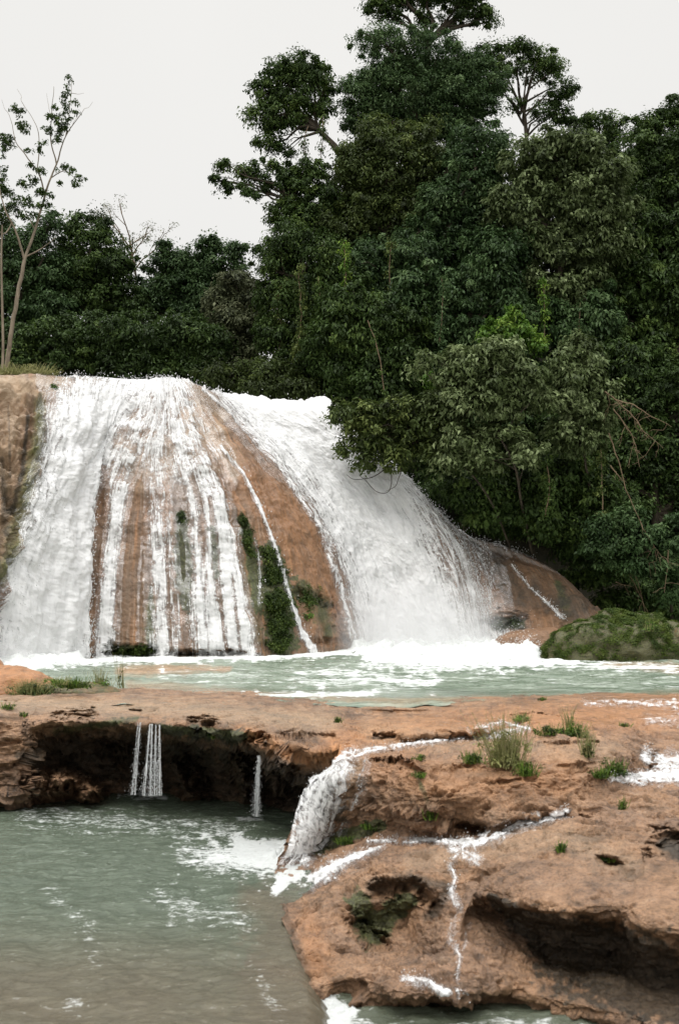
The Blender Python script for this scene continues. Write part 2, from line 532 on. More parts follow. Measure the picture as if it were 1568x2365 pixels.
# ------------------------------------------------------------------ the fall: one loft through flow lines
RAW = [  # crest distance, foot distance, points (u, v) from crest to foot
 (36, 26.0, [(-420,862),(-420,960),(-430,1060),(-440,1160),(-450,1300),(-460,1430),(-480,1560)]),
 (37, 26.8, [(-150,862),(-140,960),(-140,1060),(-150,1160),(-170,1300),(-190,1430),(-210,1560)]),
 (37.5, 27.8, [(0,869),(8,930),(8,1030),(5,1140),(-5,1250),(-40,1370),(-90,1550)]),
 (38, 28.7, [(70,868),(78,930),(76,1030),(58,1130),(28,1240),(-10,1345),(-50,1543)]),
 (38.5, 29.3, [(130,870),(117,940),(112,1020),(98,1110),(70,1215),(20,1325),(-15,1538)]),
 (39, 30.6, [(195,874),(172,945),(155,1040),(132,1130),(106,1250),(80,1380),(45,1532)]),
 (40, 33.0, [(300,880),(258,955),(222,1035),(197,1130),(182,1260),(171,1400),(164,1522)]),
 (40, 33.6, [(338,879),(294,955),(248,1035),(218,1125),(203,1256),(193,1400),(188,1520)]),
 (40, 33.8, [(354,878),(322,958),(280,1042),(246,1128),(231,1250),(216,1390),(209,1519)]),
 (40, 33.9, [(365,878),(343,960),(312,1048),(281,1130),(262,1240),(248,1380),(238,1518)]),
 (40, 33.9, [(372,877),(359,964),(337,1056),(318,1142),(308,1252),(301,1400),(297,1518)]),
 (40, 33.9, [(379,877),(374,967),(362,1060),(365,1150),(369,1260),(372,1400),(377,1518)]),
 (40, 33.9, [(386,877),(389,966),(393,1058),(408,1150),(418,1260),(425,1400),(432,1518)]),
 (40, 33.9, [(393,877),(406,961),(426,1052),(452,1147),(466,1260),(476,1400),(483,1518)]),
 (40, 34.1, [(403,878),(430,953),(469,1045),(508,1145),(532,1260),(552,1400),(567,1517)]),
 (40.3, 34.6, [(418,880),(456,949),(506,1044),(550,1148),(577,1260),(596,1400),(611,1514)]),
 (40.6, 35.6, [(436,884),(482,953),(546,1039),(601,1140),(641,1258),(667,1400),(681,1510)]),
 (41.0, 37.0, [(450,889),(507,960),(580,1045),(650,1140),(700,1255),(735,1400),(747,1505)]),
 (41.6, 39.0, [(466,895),(532,965),(612,1050),(692,1155),(747,1260),(785,1380),(806,1498)]),
 (42.6, 40.6, [(484,902),(562,976),(648,1064),(727,1172),(778,1270),(815,1380),(840,1494)]),
 (44, 41.6, [(515,914),(612,992),(702,1082),(777,1184),(828,1285),(862,1385),(884,1492)]),
 (44.6, 42.0, [(570,920),(668,1002),(757,1092),(832,1192),(882,1292),(916,1390),(938,1490)]),
 (45, 42.1, [(640,930),(730,1012),(820,1102),(890,1200),(936,1300),(966,1390),(986,1490)]),
 (45.2, 42.2, [(700,932),(790,1018),(878,1108),(948,1204),(994,1300),(1020,1390),(1040,1490)]),
 (45.3, 42.2, [(752,931),(840,1030),(920,1115),(990,1205),(1036,1300),(1060,1390),(1078,1488)]),
 (45.2, 42.2, [(850,1030),(920,1105),(985,1170),(1035,1240),(1070,1310),(1090,1390),(1103,1486)]),
 (45.0, 42.2, [(960,1138),(1015,1185),(1055,1230),(1085,1290),(1102,1350),(1112,1410),(1122,1483)]),
 (44.8, 42.2, [(1068,1234),(1090,1256),(1108,1296),(1122,1340),(1132,1385),(1138,1430),(1146,1476)]),
 (44.7, 42.2, [(1130,1253),(1152,1284),(1172,1318),(1190,1356),(1202,1392),(1210,1430),(1216,1472)]),
 (44.6, 42.1, [(1205,1276),(1236,1305),(1260,1336),(1278,1368),(1290,1400),(1298,1430),(1304,1464)]),
 (44.5, 42.0, [(1290,1325),(1316,1348),(1338,1372),(1356,1396),(1368,1420),(1378,1440),(1388,1462)]),
 (44.4, 42.0, [(1372,1404),(1392,1414),(1410,1426),(1424,1438),(1436,1448),(1446,1456),(1452,1465)]),
]
NL = len(RAW)
ctrl = []
for (Yc, Yb, pts_) in RAW:
    vc, vb = pts_[0][1], pts_[-1][1]
    row = []
    zc = pY(pts_[0][0], vc, Yc)
    row.append([zc[0] * 1.13, Yc + 6.0, zc[2] - 0.5])
    for (u, v) in pts_:
        H = (vb - v) / (vb - vc)
        g = 0.55 * (1 - math.sqrt(max(0, 1 - H * H))) + 0.45 * H ** 1.3
        row.append(list(pY(u, v, Yb + (Yc - Yb) * g)))
    last = np.array(row[-1])
    row.append([last[0], last[1] - 0.35, -0.7])
    ctrl.append(row)
ctrl = np.array(ctrl)                      # (NL, 9, 3)
NS, NTT = 760, 520
par_t = np.concatenate([np.linspace(0, 1, 24, endpoint=False), np.linspace(1, 7, NTT - 44, endpoint=False), np.linspace(7, 8, 20)])
along = crom(ctrl.transpose(1, 0, 2), None, par_t)         # (NTT, NL, 3)
G = crom(along.transpose(1, 0, 2), NS)                     # (NS, NTT, 3)
S = np.linspace(0, NL - 1, NS)[:, None] * np.ones((1, NTT))
Tt = np.ones((NS, 1)) * par_t[None]
midrow = G[:, NTT // 2 + 30]
lat = np.concatenate([[0], np.cumsum(np.linalg.norm(np.diff(midrow, axis=0), axis=1))])[:, None] * np.ones((1, NTT))
flo = np.concatenate([np.zeros((NS, 1)), np.cumsum(np.linalg.norm(np.diff(G, axis=1), axis=2), axis=1)], axis=1)
Nn = grid_normals(G)
Nn *= np.sign((Nn * (np.array([0, -1, 0.6]))).sum(-1))[..., None]
FLW = np.stack([lat, flo], -1)

fp = np.stack([lat * 0.55, flo * 0.10, 0 * lat], -1)
flute = fbm(fp, 5, 0.55) * 0.5
rough_ = fbm(G * 1.3, 4) * 0.16
ter = fbm(np.stack([lat * 0.8, flo * 1.1, 0 * lat + 5], -1), 4) * 0.10
cliff = 1 - sstep(3.2, 4.2, S)
disp = flute * 0.75 + rough_ + ter + cliff * (ridge(G * np.array([1.0, 1.0, 0.35]), 5) * 1.0 - 0.45)
fade = sstep(1.0, 2.3, Tt)
gp = G + Nn * (disp * (0.15 + 0.85 * fade))[..., None]

# small pits and ledges on the brown flank beside the moss
def dent(P, pts_, depth, soft=0.6):
    """push a patch of rock back, away from the viewer's side, by depth"""
    d = P - np.array([0, 0, CZ])
    d /= np.linalg.norm(d, axis=-1)[..., None]
    return P + d * (paint(P, pts_, .85) * depth * (.75 + .9 * fbm(P * 5, 3)).clip(.1, 1.4))[..., None]
gp = dent(gp, [(262, 1505, 14), (350, 1508, 12)], 0.8)
gp = dent(gp, [(390, 1510, 7), (560, 1510, 7)], 0.5)
gp = dent(gp, [(690, 1370, 12), (760, 1400, 14), (790, 1470, 10)], 0.35)
gp = dent(gp, [(730, 1480, 8), (800, 1480, 6)], 0.4)
gp = dent(gp, [(1140, 1440, 16), (1200, 1432, 14)], 0.5)

P_ = gp
orange = np.clip(paint(P_, [(440, 960, 20), (560, 1090, 40), (680, 1230, 60), (760, 1420, 50)], 0.8) * .5
                 + 0.25 * paint(P_, [(20, 950, 60), (0, 1200, 50)], 0.7) + 0.5 * paint(P_, [(1150, 1380, 60), (1250, 1400, 50)], 0.8), 0, 1)
algae = np.clip(paint(P_, [(95, 930, 12), (92, 1010, 14), (66, 1130, 20), (36, 1240, 20), (30, 1290, 20), (5, 1330, 16)], 0.8) + paint(P_, [(345,1400,8),(345,1490,10)], .9) * .6 + paint(P_, [(560,1300,10),(600,1480,10)], .9) * .3 + paint(P_, [(240,1400,6),(262,1480,8)], .9) * .3, 0, 1)
moss = np.clip( paint(P_, [(40, 960, 10), (30, 1200, 14)], .9) * .25
               + paint(P_, [(560, 1200, 12), (575, 1260, 14), (600, 1400, 16)], 0.9) * 0.75 + paint(P_, [(430, 1180, 16), (434, 1480, 20)], 1.0) * .3
               + paint(P_, [(625, 1275, 22), (645, 1380, 34), (650, 1490, 30)], 0.6)
               + paint(P_, [(700, 1350, 18), (740, 1400, 30), (760, 1460, 22)], 0.9) * 0.5
               + paint(P_, [(415, 1190, 10), (420, 1300, 24), (430, 1400, 10)], 0.9) * 0.55
               + paint(P_, [(490, 1220, 10), (500, 1330, 10)], 0.9) * 0.6
               + paint(P_, [(350, 1360, 8), (345, 1480, 10)], 0.9) * 0.5
               + paint(P_, [(255, 1508, 16), (355, 1505, 14)], 0.6)
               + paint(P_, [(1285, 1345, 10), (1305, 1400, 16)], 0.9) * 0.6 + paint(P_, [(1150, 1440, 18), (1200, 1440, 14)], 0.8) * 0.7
               + paint(P_, [(950, 1100, 20), (1020, 1175, 10)], 0.9) * 0.3, 0, 1)
stain_shade = np.clip(paint(P_, [(5, 1060, 8), (15, 1230, 14)], 0.9) * 0.6 + paint(P_, [(66, 960, 5), (52, 1090, 7), (30, 1180, 8)], 0.8) * 0.7 + paint(P_, [(20, 930, 3), (25, 1100, 5)], .9) * .5  # narrow dark strokes paint the shade of the cliff's crevices
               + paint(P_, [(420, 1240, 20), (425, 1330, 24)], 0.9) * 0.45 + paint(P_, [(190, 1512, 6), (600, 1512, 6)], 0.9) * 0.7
               + paint(P_, [(690, 1370, 14), (760, 1400, 14)], 0.9) * 0.45 + paint(P_, [(1140, 1300, 50), (1200, 1370, 60), (1330, 1400, 50)], 0.9) * 0.6, 0, 1)  # last stroke: tree shade over the algae-brown right slope, put into the colour
pale = np.clip(paint(P_, [(440, 960, 30), (500, 1010, 26), (540, 1090, 20)], 0.8) * 0.7 + paint(P_, [(330, 1050, 60), (420, 1050, 60)], 0.8) * 0.5
               + paint(P_, [(440, 885, 20), (520, 960, 16)], 0.8) * 0.5 + 0.7 * paint(P_, [(-50, 885, 22), (60, 890, 24), (150, 885, 14)], 0.8) + .8 * paint(P_, [(30, 920, 40), (10, 1050, 40), (-10, 1250, 40)], .9), 0, 1)
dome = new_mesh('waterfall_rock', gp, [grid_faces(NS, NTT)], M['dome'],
                dict(orange=orange, moss=moss, stain_shade=stain_shade, pale=pale, algae=algae), uv=FLW)
tag(dome, kind='structure')

# water coverage along each flow line
COV = {0:[0]*7, 1:[0]*7, 2:[0]*7, 3:[0,0,0,0,0,.05,.8], 4:[.1,.45,.62,.65,.65,.75,1], 5:[.4,1,1,1,1,1,1], 6:[.7,.95,1,1,1,1,1],
 7:[.85,.85,.80,.56,.46,.44,.46], 8:[.9,.82,.74,.45,.20,.14,.10], 9:[.9,.76,.74,.82,.88,.92,.95], 10:[.9,.76,.60,.26,.05,.04,.03],
 11:[.9,.80,.68,.74,.86,.84,.80], 12:[.9,.76,.62,.44,.26,.34,.38], 13:[.9,.80,.72,.80,.84,.84,.84], 14:[.85,.76,.68,.72,.78,.80,.80],
 15:[.7,.46,.32,.26,.14,.12,.26], 16:[.45,.05,0,0,0,0,0], 17:[.3,.0,0,0,0,0,0], 18:[.25,.25,.32,.26,.20,.12,.1],
 19:[.3,.72,.75,.66,.68,.75,.8], 20:[.9,1,1,1,1,1,1], 21:[1]*7, 22:[1]*7, 23:[1,1,1,.92,.76,.80,1], 24:[1,1,.80,.60,.54,.52,1],
 25:[.7,.62,.52,.46,.50,.48,1], 26:[.62,.5,.46,.52,.58,.56,.9], 27:[.4,.4,.38,.28,.2,.2,.7], 28:[.28,.06,.02,0,.0,.0,.05], 29:[.25,.03,0,0,0,0,0], 30:[.1]+[0]*6, 31:[0]*7}
C0 = np.array([[COV[i][0] * 0.9] + COV[i] + [COV[i][-1]] for i in range(NL)])     # (NL, 9)
def lin(A, par):
    i = np.clip(np.floor(par).astype(int), 0, len(A) - 2); f = (par - i)[:, None]
    return A[i] * (1 - f) + A[i + 1] * f
cov = lin(lin(C0.T, par_t).T, np.linspace(0, NL - 1, NS))
mid_s = sstep(6.2, 7.2, S) * (1 - sstep(17.8, 18.6, S)) * sstep(2.9, 4.1, Tt)
cov = cov * (1 - mid_s) + mid_s * sstep(.15, .78, cov) * np.minimum(cov * 1.1, 1) * (1 - .75 * sstep(.05, .3, pnoise(np.stack([lat * 2.6 + 3, flo * .13, 0 * lat], -1))) * sstep(10, 11, S) * (1 - sstep(15, 16, S)))
cov = cov + fbm(np.stack([lat * 1.3, flo * 0.22, 0 * lat + 3], -1), 3) * 0.28 * sstep(0.05, 0.5, cov) * (1 - sstep(0.93, 1, cov))
for pl, val in ([(505, 1030, 3), (560, 1095, 3), (598, 1170, 3.5), (640, 1280, 3.5), (668, 1380, 4), (690, 1450, 5), (722, 1505, 9)], .95), \
               ([(590, 1250, 1.5), (600, 1330, 2), (597, 1400, 2)], .5), ([(330, 1240, 2), (322, 1330, 2), (318, 1480, 4)], .55), \
               ([(1180, 1305, 1.6), (1225, 1360, 1.6), (1265, 1395, 2.4), (1300, 1430, 3)], .62), ([(1130, 1330, 3), (1125, 1420, 4)], .35), \
               ([(1090, 1248, 4), (1160, 1262, 5), (1230, 1290, 2)], .4), ([(176, 874, 7), (184, 905, 7)], .8), \
               ([(470, 900, 5), (540, 960, 4), (640, 1070, 6), (740, 1220, 7), (790, 1380, 8), (815, 1490, 9)], .62), \
               ([(1135, 1350, 2), (1122, 1440, 3)], .5):
    cov = np.maximum(cov, val * paint(gp, pl, 0.6))
for pl, val in (([(485,1150,4),(494,1240,9),(500,1330,8),(512,1420,5),(524,1505,5)], .85), ([(535,1330,3),(545,1420,4),(556,1505,4)], .6), ([(520,1140,3),(528,1200,3)], .5),
                ([(384,1250,2),(388,1350,4),(396,1500,4)], .7), ([(240,1085,8),(236,1130,16),(226,1200,20),(216,1280,18),(206,1360,14),(200,1500,12)], .85),
                ([(320,1075,10),(322,1110,20),(318,1200,24),(310,1350,30),(305,1500,34)], .8), ([(425,1130,8),(430,1200,16),(432,1330,14)], .6), ([(470,1020,5),(500,1090,6)], .4), ([(445,960,3),(470,1010,3)], .5),
                ([(590,1380,4),(600,1505,4)], .5)):
    cov = cov * (1 - val * paint(gp, pl, .8))
topz = sstep(1.25, 1.8, Tt) * (1 - sstep(3.4, 4.4, Tt)) * sstep(6.3, 7.5, S) * (1 - sstep(15, 17, S))
cov = cov * (1 - topz * (.10 + .42 * sstep(-.02, .3, fbm(np.stack([lat * 1.5, flo * 1.5, 0 * lat + 50], -1), 4, .6))))
rag = fbm(np.stack([lat * 7, flo * 1.3, 0 * lat + 13], -1), 4, .6)
cov = np.clip(cov + rag * .30 * sstep(.03, .3, cov) * (1 - sstep(.85, 1, cov)), 0, 1)
tor = sstep(18.5, 20.5, S) * (1 - sstep(24, 26, S)) + sstep(3.8, 5, S) * (1 - sstep(6.2, 7.5, S))
lump = fbm(np.stack([lat * 1.6, flo * 0.75, 0 * lat + 9], -1), 5, 0.6)
strk = fbm(np.stack([lat * 4.5, flo * 0.35, 0 * lat + 2], -1), 3, 0.5)
big_ = fbm(np.stack([lat * 0.45, flo * 0.35, 0 * lat + 21], -1), 3, 0.5)
off = 0.03 + 0.05 * cov + cov * (0.04 * lump + 0.03 * strk) + tor * (0.22 + 0.26 * big_ * sstep(1.2, 3, Tt) + 0.12 * lump + 0.035 * strk + 0.06 * np.abs(fbm(np.stack([lat * 4, flo * 2.6, 0 * lat + 70], -1), 3, .6)))
crestlump = np.exp(-((Tt - 1.0) / 0.35) ** 2) * np.abs(fbm(np.stack([lat * 2.5, flo * 2.5, 0 * lat + 30], -1), 4)) * 0.22 * (cov > 0.5) * sstep(7, 9, S)
off = off * (0.25 + 0.75 * sstep(1.0, 2.0, Tt))
ww = gp * 0.55 + G * 0.45 + 0 * Nn
ww = np.where(tor[..., None] > 0.2, ww, gp) if False else gp + (ww - gp) * np.clip(tor, 0, 1)[..., None]
wp = ww + Nn * np.maximum(off, 0.02)[..., None] + np.array([0, 0, 1.0]) * crestlump[..., None]
# a small step where the streams leap off a ledge, half-way down
wp = wp + Nn * (0.10 * (paint(gp, [(360, 1228, 14), (390, 1232, 12)], .6) + paint(gp, [(505, 1232, 12), (545, 1232, 14)], .6)))[..., None]
fm = (cov[:-1, :-1] + cov[1:, :-1] + cov[1:, 1:] + cov[:-1, 1:]) > 0.18
fc = grid_faces(NS, NTT, fm)
V2, (fc,), (c2, f2) = compact(wp.reshape(-1, 3), [fc], cov.ravel(), FLW.reshape(-1, 2))

# droplets thrown off the streams
OCT = np.array([[1, 0, 0], [-1, 0, 0], [0, 1, 0], [0, -1, 0], [0, 0, 1], [0, 0, -1]], float)
OCTF = np.array([[0, 2, 4], [2, 1, 4], [1, 3, 4], [3, 0, 4], [2, 0, 5], [1, 2, 5], [3, 1, 5], [0, 3, 5]])
def drops(P, r, stretch=1.6):
    n = len(P)
    sc = np.stack([r, r, r * stretch], -1)
    V = P[:, None] + OCT[None] * sc[:, None]
    T = OCTF[None] + (np.arange(n) * 6)[:, None, None]
    return V.reshape(-1, 3), T.reshape(-1, 3)
edge = np.abs(np.gradient(cov, axis=0)) * (cov > 0.2)
edge = edge * (1 - .8 * sstep(7, 8, S) * (1 - sstep(18.5, 19.5, S)))
wgt = (edge + 0.0035 * (cov > 0.6) + 0.02 * np.exp(-((Tt - 7) / 0.3) ** 2) * (cov > .4) + 0.012 * np.exp(-((Tt - 1) / 0.15) ** 2) * (cov > .7)) * (Tt > 0.8)
pr = wgt.ravel() / wgt.sum()
ids = rng.choice(len(pr), 9000, p=pr)
dp = wp.reshape(-1, 3)[ids] + Nn.reshape(-1, 3)[ids] * np.abs(rng.normal(0, 0.09, (len(ids), 1))) + rng.normal(0, 0.05, (len(ids), 3))
dV, dT = drops(dp, rng.uniform(0.006, 0.020, len(ids)))
nV = len(V2)
allV = np.concatenate([V2, dV])
wf = new_mesh('waterfall', allV, [fc, dT + nV], M['fall'], dict(cov=np.concatenate([c2, np.ones(len(dV)) * 1.2])),
              uv=np.concatenate([f2, rng.uniform(0, 30, (len(dV), 2))]))
tag(wf, kind='structure')

# ------------------------------------------------------------------ foreground terraces
def patch(lines, nu, nv, sub=None):
    """lines far -> near of (u, v, a)"""
    L = []
    for ln in lines:
        ln = sorted(ln, key=lambda p: p[0])
        u0, u1 = ln[0][0], ln[-1][0]
        us = np.array([(p[0] - u0) / (u1 - u0) for p in ln])
        W = np.array([pt(*p) for p in ln])
        s = np.linspace(0, 1, 80)
        # smooth interpolation by u
        idx = np.clip(np.searchsorted(us, s, side='right') - 1, 0, len(us) - 2)
        f = (s - us[idx]) / (us[idx + 1] - us[idx])
        L.append(crom(W, None, idx + f))
    L = np.array(L)                        # (K, 80, 3)
    A = crom(L, nv)                        # (nv, 80, 3)
    return crom(A.transpose(1, 0, 2), nu)  # (nu, nv, 3)

def rocky(Gp, amp=1.0, seed=0):
    n = grid_normals(Gp)
    n *= np.sign((n * np.array([0, -0.7, 1.0])).sum(-1))[..., None]
    d = fbm(Gp * 0.9 + seed, 3) * 0.13 + fbm(Gp * np.array([3.0, 3.0, 5.0]) + seed, 5, .55) * 0.085 + (ridge(Gp * np.array([2.6, 2.6, 4]) + seed, 5) - 0.6) * 0.05
    pit = sstep(0.14, 0.36, fbm(Gp * np.array([2.2, 4.6, 4.5]) + 40 + seed, 4, .6)) * 0.085 + sstep(.1, .3, fbm(Gp * np.array([9, 13, 13.]) + seed, 3)) * .018
    _, v_ = proj(Gp)
    u_, v_ = proj(Gp)
    am = amp * (.30 + .70 * sstep(1640, 1720, v_)) * (1 - .55 * sstep(1080, 1180, u_) * sstep(1940, 2000, v_) * (1 - .4 * sstep(2120, 2200, v_)))
    return Gp + n * ((d - pit) * am)[..., None], n

A_lines = [
 [(-700,1585,-.5),(200,1578,-.5),(500,1585,-.5),(860,1590,-.5)],
 [(-700,1612,.05),(0,1604,.05),(280,1592,.04),(420,1597,.03),(560,1604,.03),(700,1612,.02),(860,1622,-.06)],
 [(-700,1632,.08),(100,1618,.06),(300,1620,.05),(500,1632,.04),(700,1650,.02),(860,1660,-.11)],
 [(-700,1655,.04),(0,1642,.02),(110,1638,.0),(320,1642,-.02),(400,1655,-.02),(550,1668,-.04),(620,1688,-.06),(700,1694,-.07),(790,1702,-.08),(860,1706,-.1)],
 [(-700,1700,17.6),(0,1672,17.6),(60,1668,17.5),(130,1662,17.5),(320,1664,17.0),(400,1676,16.6),(550,1690,15.9),(620,1716,15.2),(700,1730,14.9),(790,1722,14.9),(860,1722,14.8)],
 [(-700,1760,17.4),(0,1730,17.4),(60,1722,17.7),(130,1700,18.5),(320,1698,18.7),(400,1714,18.3),(550,1733,17.6),(620,1750,16.6),(700,1775,15.8),(790,1770,15.6),(860,1770,15.3)],
 [(-700,1820,17.1),(0,1790,17.3),(60,1790,18.2),(130,1765,18.7),(320,1770,19.5),(400,1790,18.9),(550,1805,18.2),(620,1812,17.9),(700,1825,17.3),(790,1830,16.9),(860,1830,16.5)],
 [(-700,1880,16.9),(0,1846,17.5),(60,1845,17.9),(130,1838,18.3),(320,1834,19.3),(400,1850,19.0),(550,1866,18.3),(620,1874,18.1),(700,1884,17.5),(790,1890,17.0),(860,1890,16.8)],
 [(-700,1960,-2.2),(0,1930,-2.2),(320,1915,-2.2),(550,1930,-2.2),(860,1940,-2.2)],
]
GA = patch(A_lines, 760, 420); GA0 = GA
GA, nA = rocky(GA, 1.45, 0)

B_lines = [
 [(760,1590,-.5),(900,1590,-.5),(1100,1588,-.5),(1400,1588,-.5),(2350,1588,-.5)],
 [(770,1618,-.05),(860,1624,-.03),(1000,1622,-.02),(1100,1612,.03),(1300,1607,.06),(1568,1605,.06),(2350,1605,.06)],
 [(780,1650,-.09),(860,1648,-.08),(1000,1650,-.08),(1100,1655,-.03),(1200,1650,.03),(1350,1640,.05),(1568,1645,.02),(2350,1650,-.05)],
 [(785,1680,-.16),(900,1682,-.02),(1000,1684,-.02),(1100,1680,-.02),(1180,1682,-.05),(1300,1678,.02),(1450,1690,-.05),(1568,1700,-.13),(2350,1705,-.15)],
 [(785,1712,-.12),(900,1718,-.17),(1000,1714,-.19),(1100,1706,-.17),(1180,1702,-.12),(1300,1706,-.02),(1420,1715,-.02),(1500,1722,-.15),(1568,1730,-.22),(2350,1735,-.25)],
 [(775,1752,-.20),(850,1746,-.17),(900,1748,-.12),(1000,1748,-.08),(1150,1735,-.03),(1300,1740,-.02),(1420,1745,-.05),(1490,1765,-.26),(1568,1775,-.34),(2350,1780,-.36)],
 [(735,1805,14.3),(830,1790,-.32),(900,1785,-.24),(1000,1785,-.17),(1150,1775,-.12),(1300,1785,-.14),(1400,1798,-.26),(1490,1800,-.36),(1568,1805,-.38),(2350,1810,-.4)],
 [(695,1870,14.2),(800,1850,-.68),(880,1840,-.52),(1000,1840,-.38),(1150,1830,-.32),(1300,1830,-.33),(1420,1825,-.36),(1568,1830,-.40),(2350,1835,-.42)],
 [(660,1945,14.0),(780,1910,-1.05),(880,1890,-.80),(1000,1885,-.62),(1080,1900,-.66),(1150,1890,-.55),(1300,1868,-.46),(1568,1860,-.46),(2350,1862,-.46)],
 [(640,1995,13.8),(740,1965,-1.35),(830,1935,-1.08),(900,1925,-.96),(1000,1930,-.86),(1080,1940,-.84),(1150,1925,-.74),(1300,1888,-.56),(1568,1890,-.50),(2350,1890,-.50)],
 [(630,2035,-1.52),(700,2030,-1.5),(780,1985,-1.18),(880,1958,-.95),(1000,1958,-.86),(1080,1962,-.84),(1150,1950,-.76),(1300,1915,-.58),(1568,1930,-.54),(2350,1930,-.5)],
 [(632,2075,-1.52),(720,2060,-1.36),(800,2010,-1.10),(900,1985,-.92),(1000,1990,-.87),(1060,2000,-.88),(1120,1985,-.80),(1300,1960,-.62),(1480,1960,-.58),(1568,1980,-.60),(2350,1990,-.6)],
 [(660,2140,-1.50),(740,2110,-1.32),(830,2060,-1.13),(900,2030,-1.00),(1000,2040,-1.00),(1060,2060,-1.03),(1110,2020,-.90),(1200,2030,-.82),(1300,2030,-.78),(1450,2030,-.74),(1568,2060,-.76),(2350,2080,-.75)],
 [(680,2190,-1.47),(740,2160,-1.38),(830,2120,11.3),(920,2120,11.5),(1000,2120,11.0),(1060,2120,10.7),(1110,2060,10.9),(1200,2085,10.4),(1300,2105,10.1),(1430,2095,9.95),(1568,2145,9.5),(2350,2170,9.3)],
 [(695,2240,-1.46),(760,2210,-1.44),(830,2175,10.9),(920,2180,11.1),(1000,2185,10.6),(1060,2180,10.4),(1120,2110,11.2),(1180,2125,11.05),(1300,2150,10.75),(1430,2150,10.5),(1568,2200,9.95),(2350,2230,9.4)],
 [(712,2290,-1.50),(780,2250,-1.48),(870,2240,10.0),(950,2240,10.2),(1000,2240,10.0),(1080,2235,9.9),(1150,2190,10.5),(1220,2200,10.85),(1300,2215,10.9),(1430,2220,10.7),(1568,2265,10.1),(2350,2300,9.5)],
 [(718,2330,-1.66),(800,2290,-1.62),(900,2290,9.6),(1000,2295,9.5),(1080,2290,9.5),(1170,2260,9.8),(1240,2275,9.9),(1330,2285,9.9),(1430,2300,9.7),(1568,2340,9.3),(2350,2380,9.2)],
 [(722,2380,-1.95),(800,2360,-1.95),(950,2345,-1.8),(1080,2335,-1.75),(1170,2330,-1.72),(1260,2325,-1.62),(1400,2345,-1.56),(1500,2375,-1.52),(1568,2400,-1.5),(2350,2440,-1.5)],
 [(730,2450,-2.3),(950,2430,-2.3),(1200,2430,-2.3),(1568,2470,-2.2),(2350,2500,-2.2)],
]
GB = patch(B_lines, 900, 760); GB0 = GB
GB, nB = rocky(GB, 0.95, 11)
for pl, dep in (([(856,1700,4),(880,1708,9),(910,1700,4)], .22), ([(1180,1652,3),(1230,1650,5),(1290,1655,3)], .14),
                ([(860,1757,4),(920,1760,6),(975,1785,6)], .25), ([(1060,1908,8),(1110,1912,12)], .55), ([(1050,1780,10),(1210,1775,10)], .12),
                ([(1535,1945,24),(1620,1965,30)], .4), ([(870,2060,16),(960,2050,14),(1000,2090,12)], .35), ([(830,2140,20),(880,2180,16)], .3),
                ([(1385,1985,7),(1430,2000,7)], .2), ([(1130,1812,4),(1200,1800,3)], .1), ([(1240,1720,4),(1380,1716,4)], .12), ([(1290,1770,4),(1370,1764,4)], .1)):
    GB = dent(GB, pl, dep)
GA = dent(GA, [(640,1695,3),(690,1702,6),(770,1700,4)], .15)
GA = dent(GA, [(90,1815,22),(150,1805,28),(220,1835,20)], -1.3)
GA = dent(GA, [(420,1780,26),(440,1830,30)], -.9)
GA = dent(GA, [(560,1770,22),(575,1830,26)], -.8)
GA = dent(GA, [(650,1770,20),(640,1830,18)], -.6)
GA = dent(GA, [(250,1730,18),(290,1740,20)], -.5)
GA = dent(GA, [(130,1654,8),(215,1650,9)], .4)
GA = dent(GA, [(440,1668,8),(490,1674,12)], .5)
GA = dent(GA, [(575,1702,9),(615,1712,10)], .4)
GA = dent(GA, [(300,1640,2),(325,1642,3)], .15)

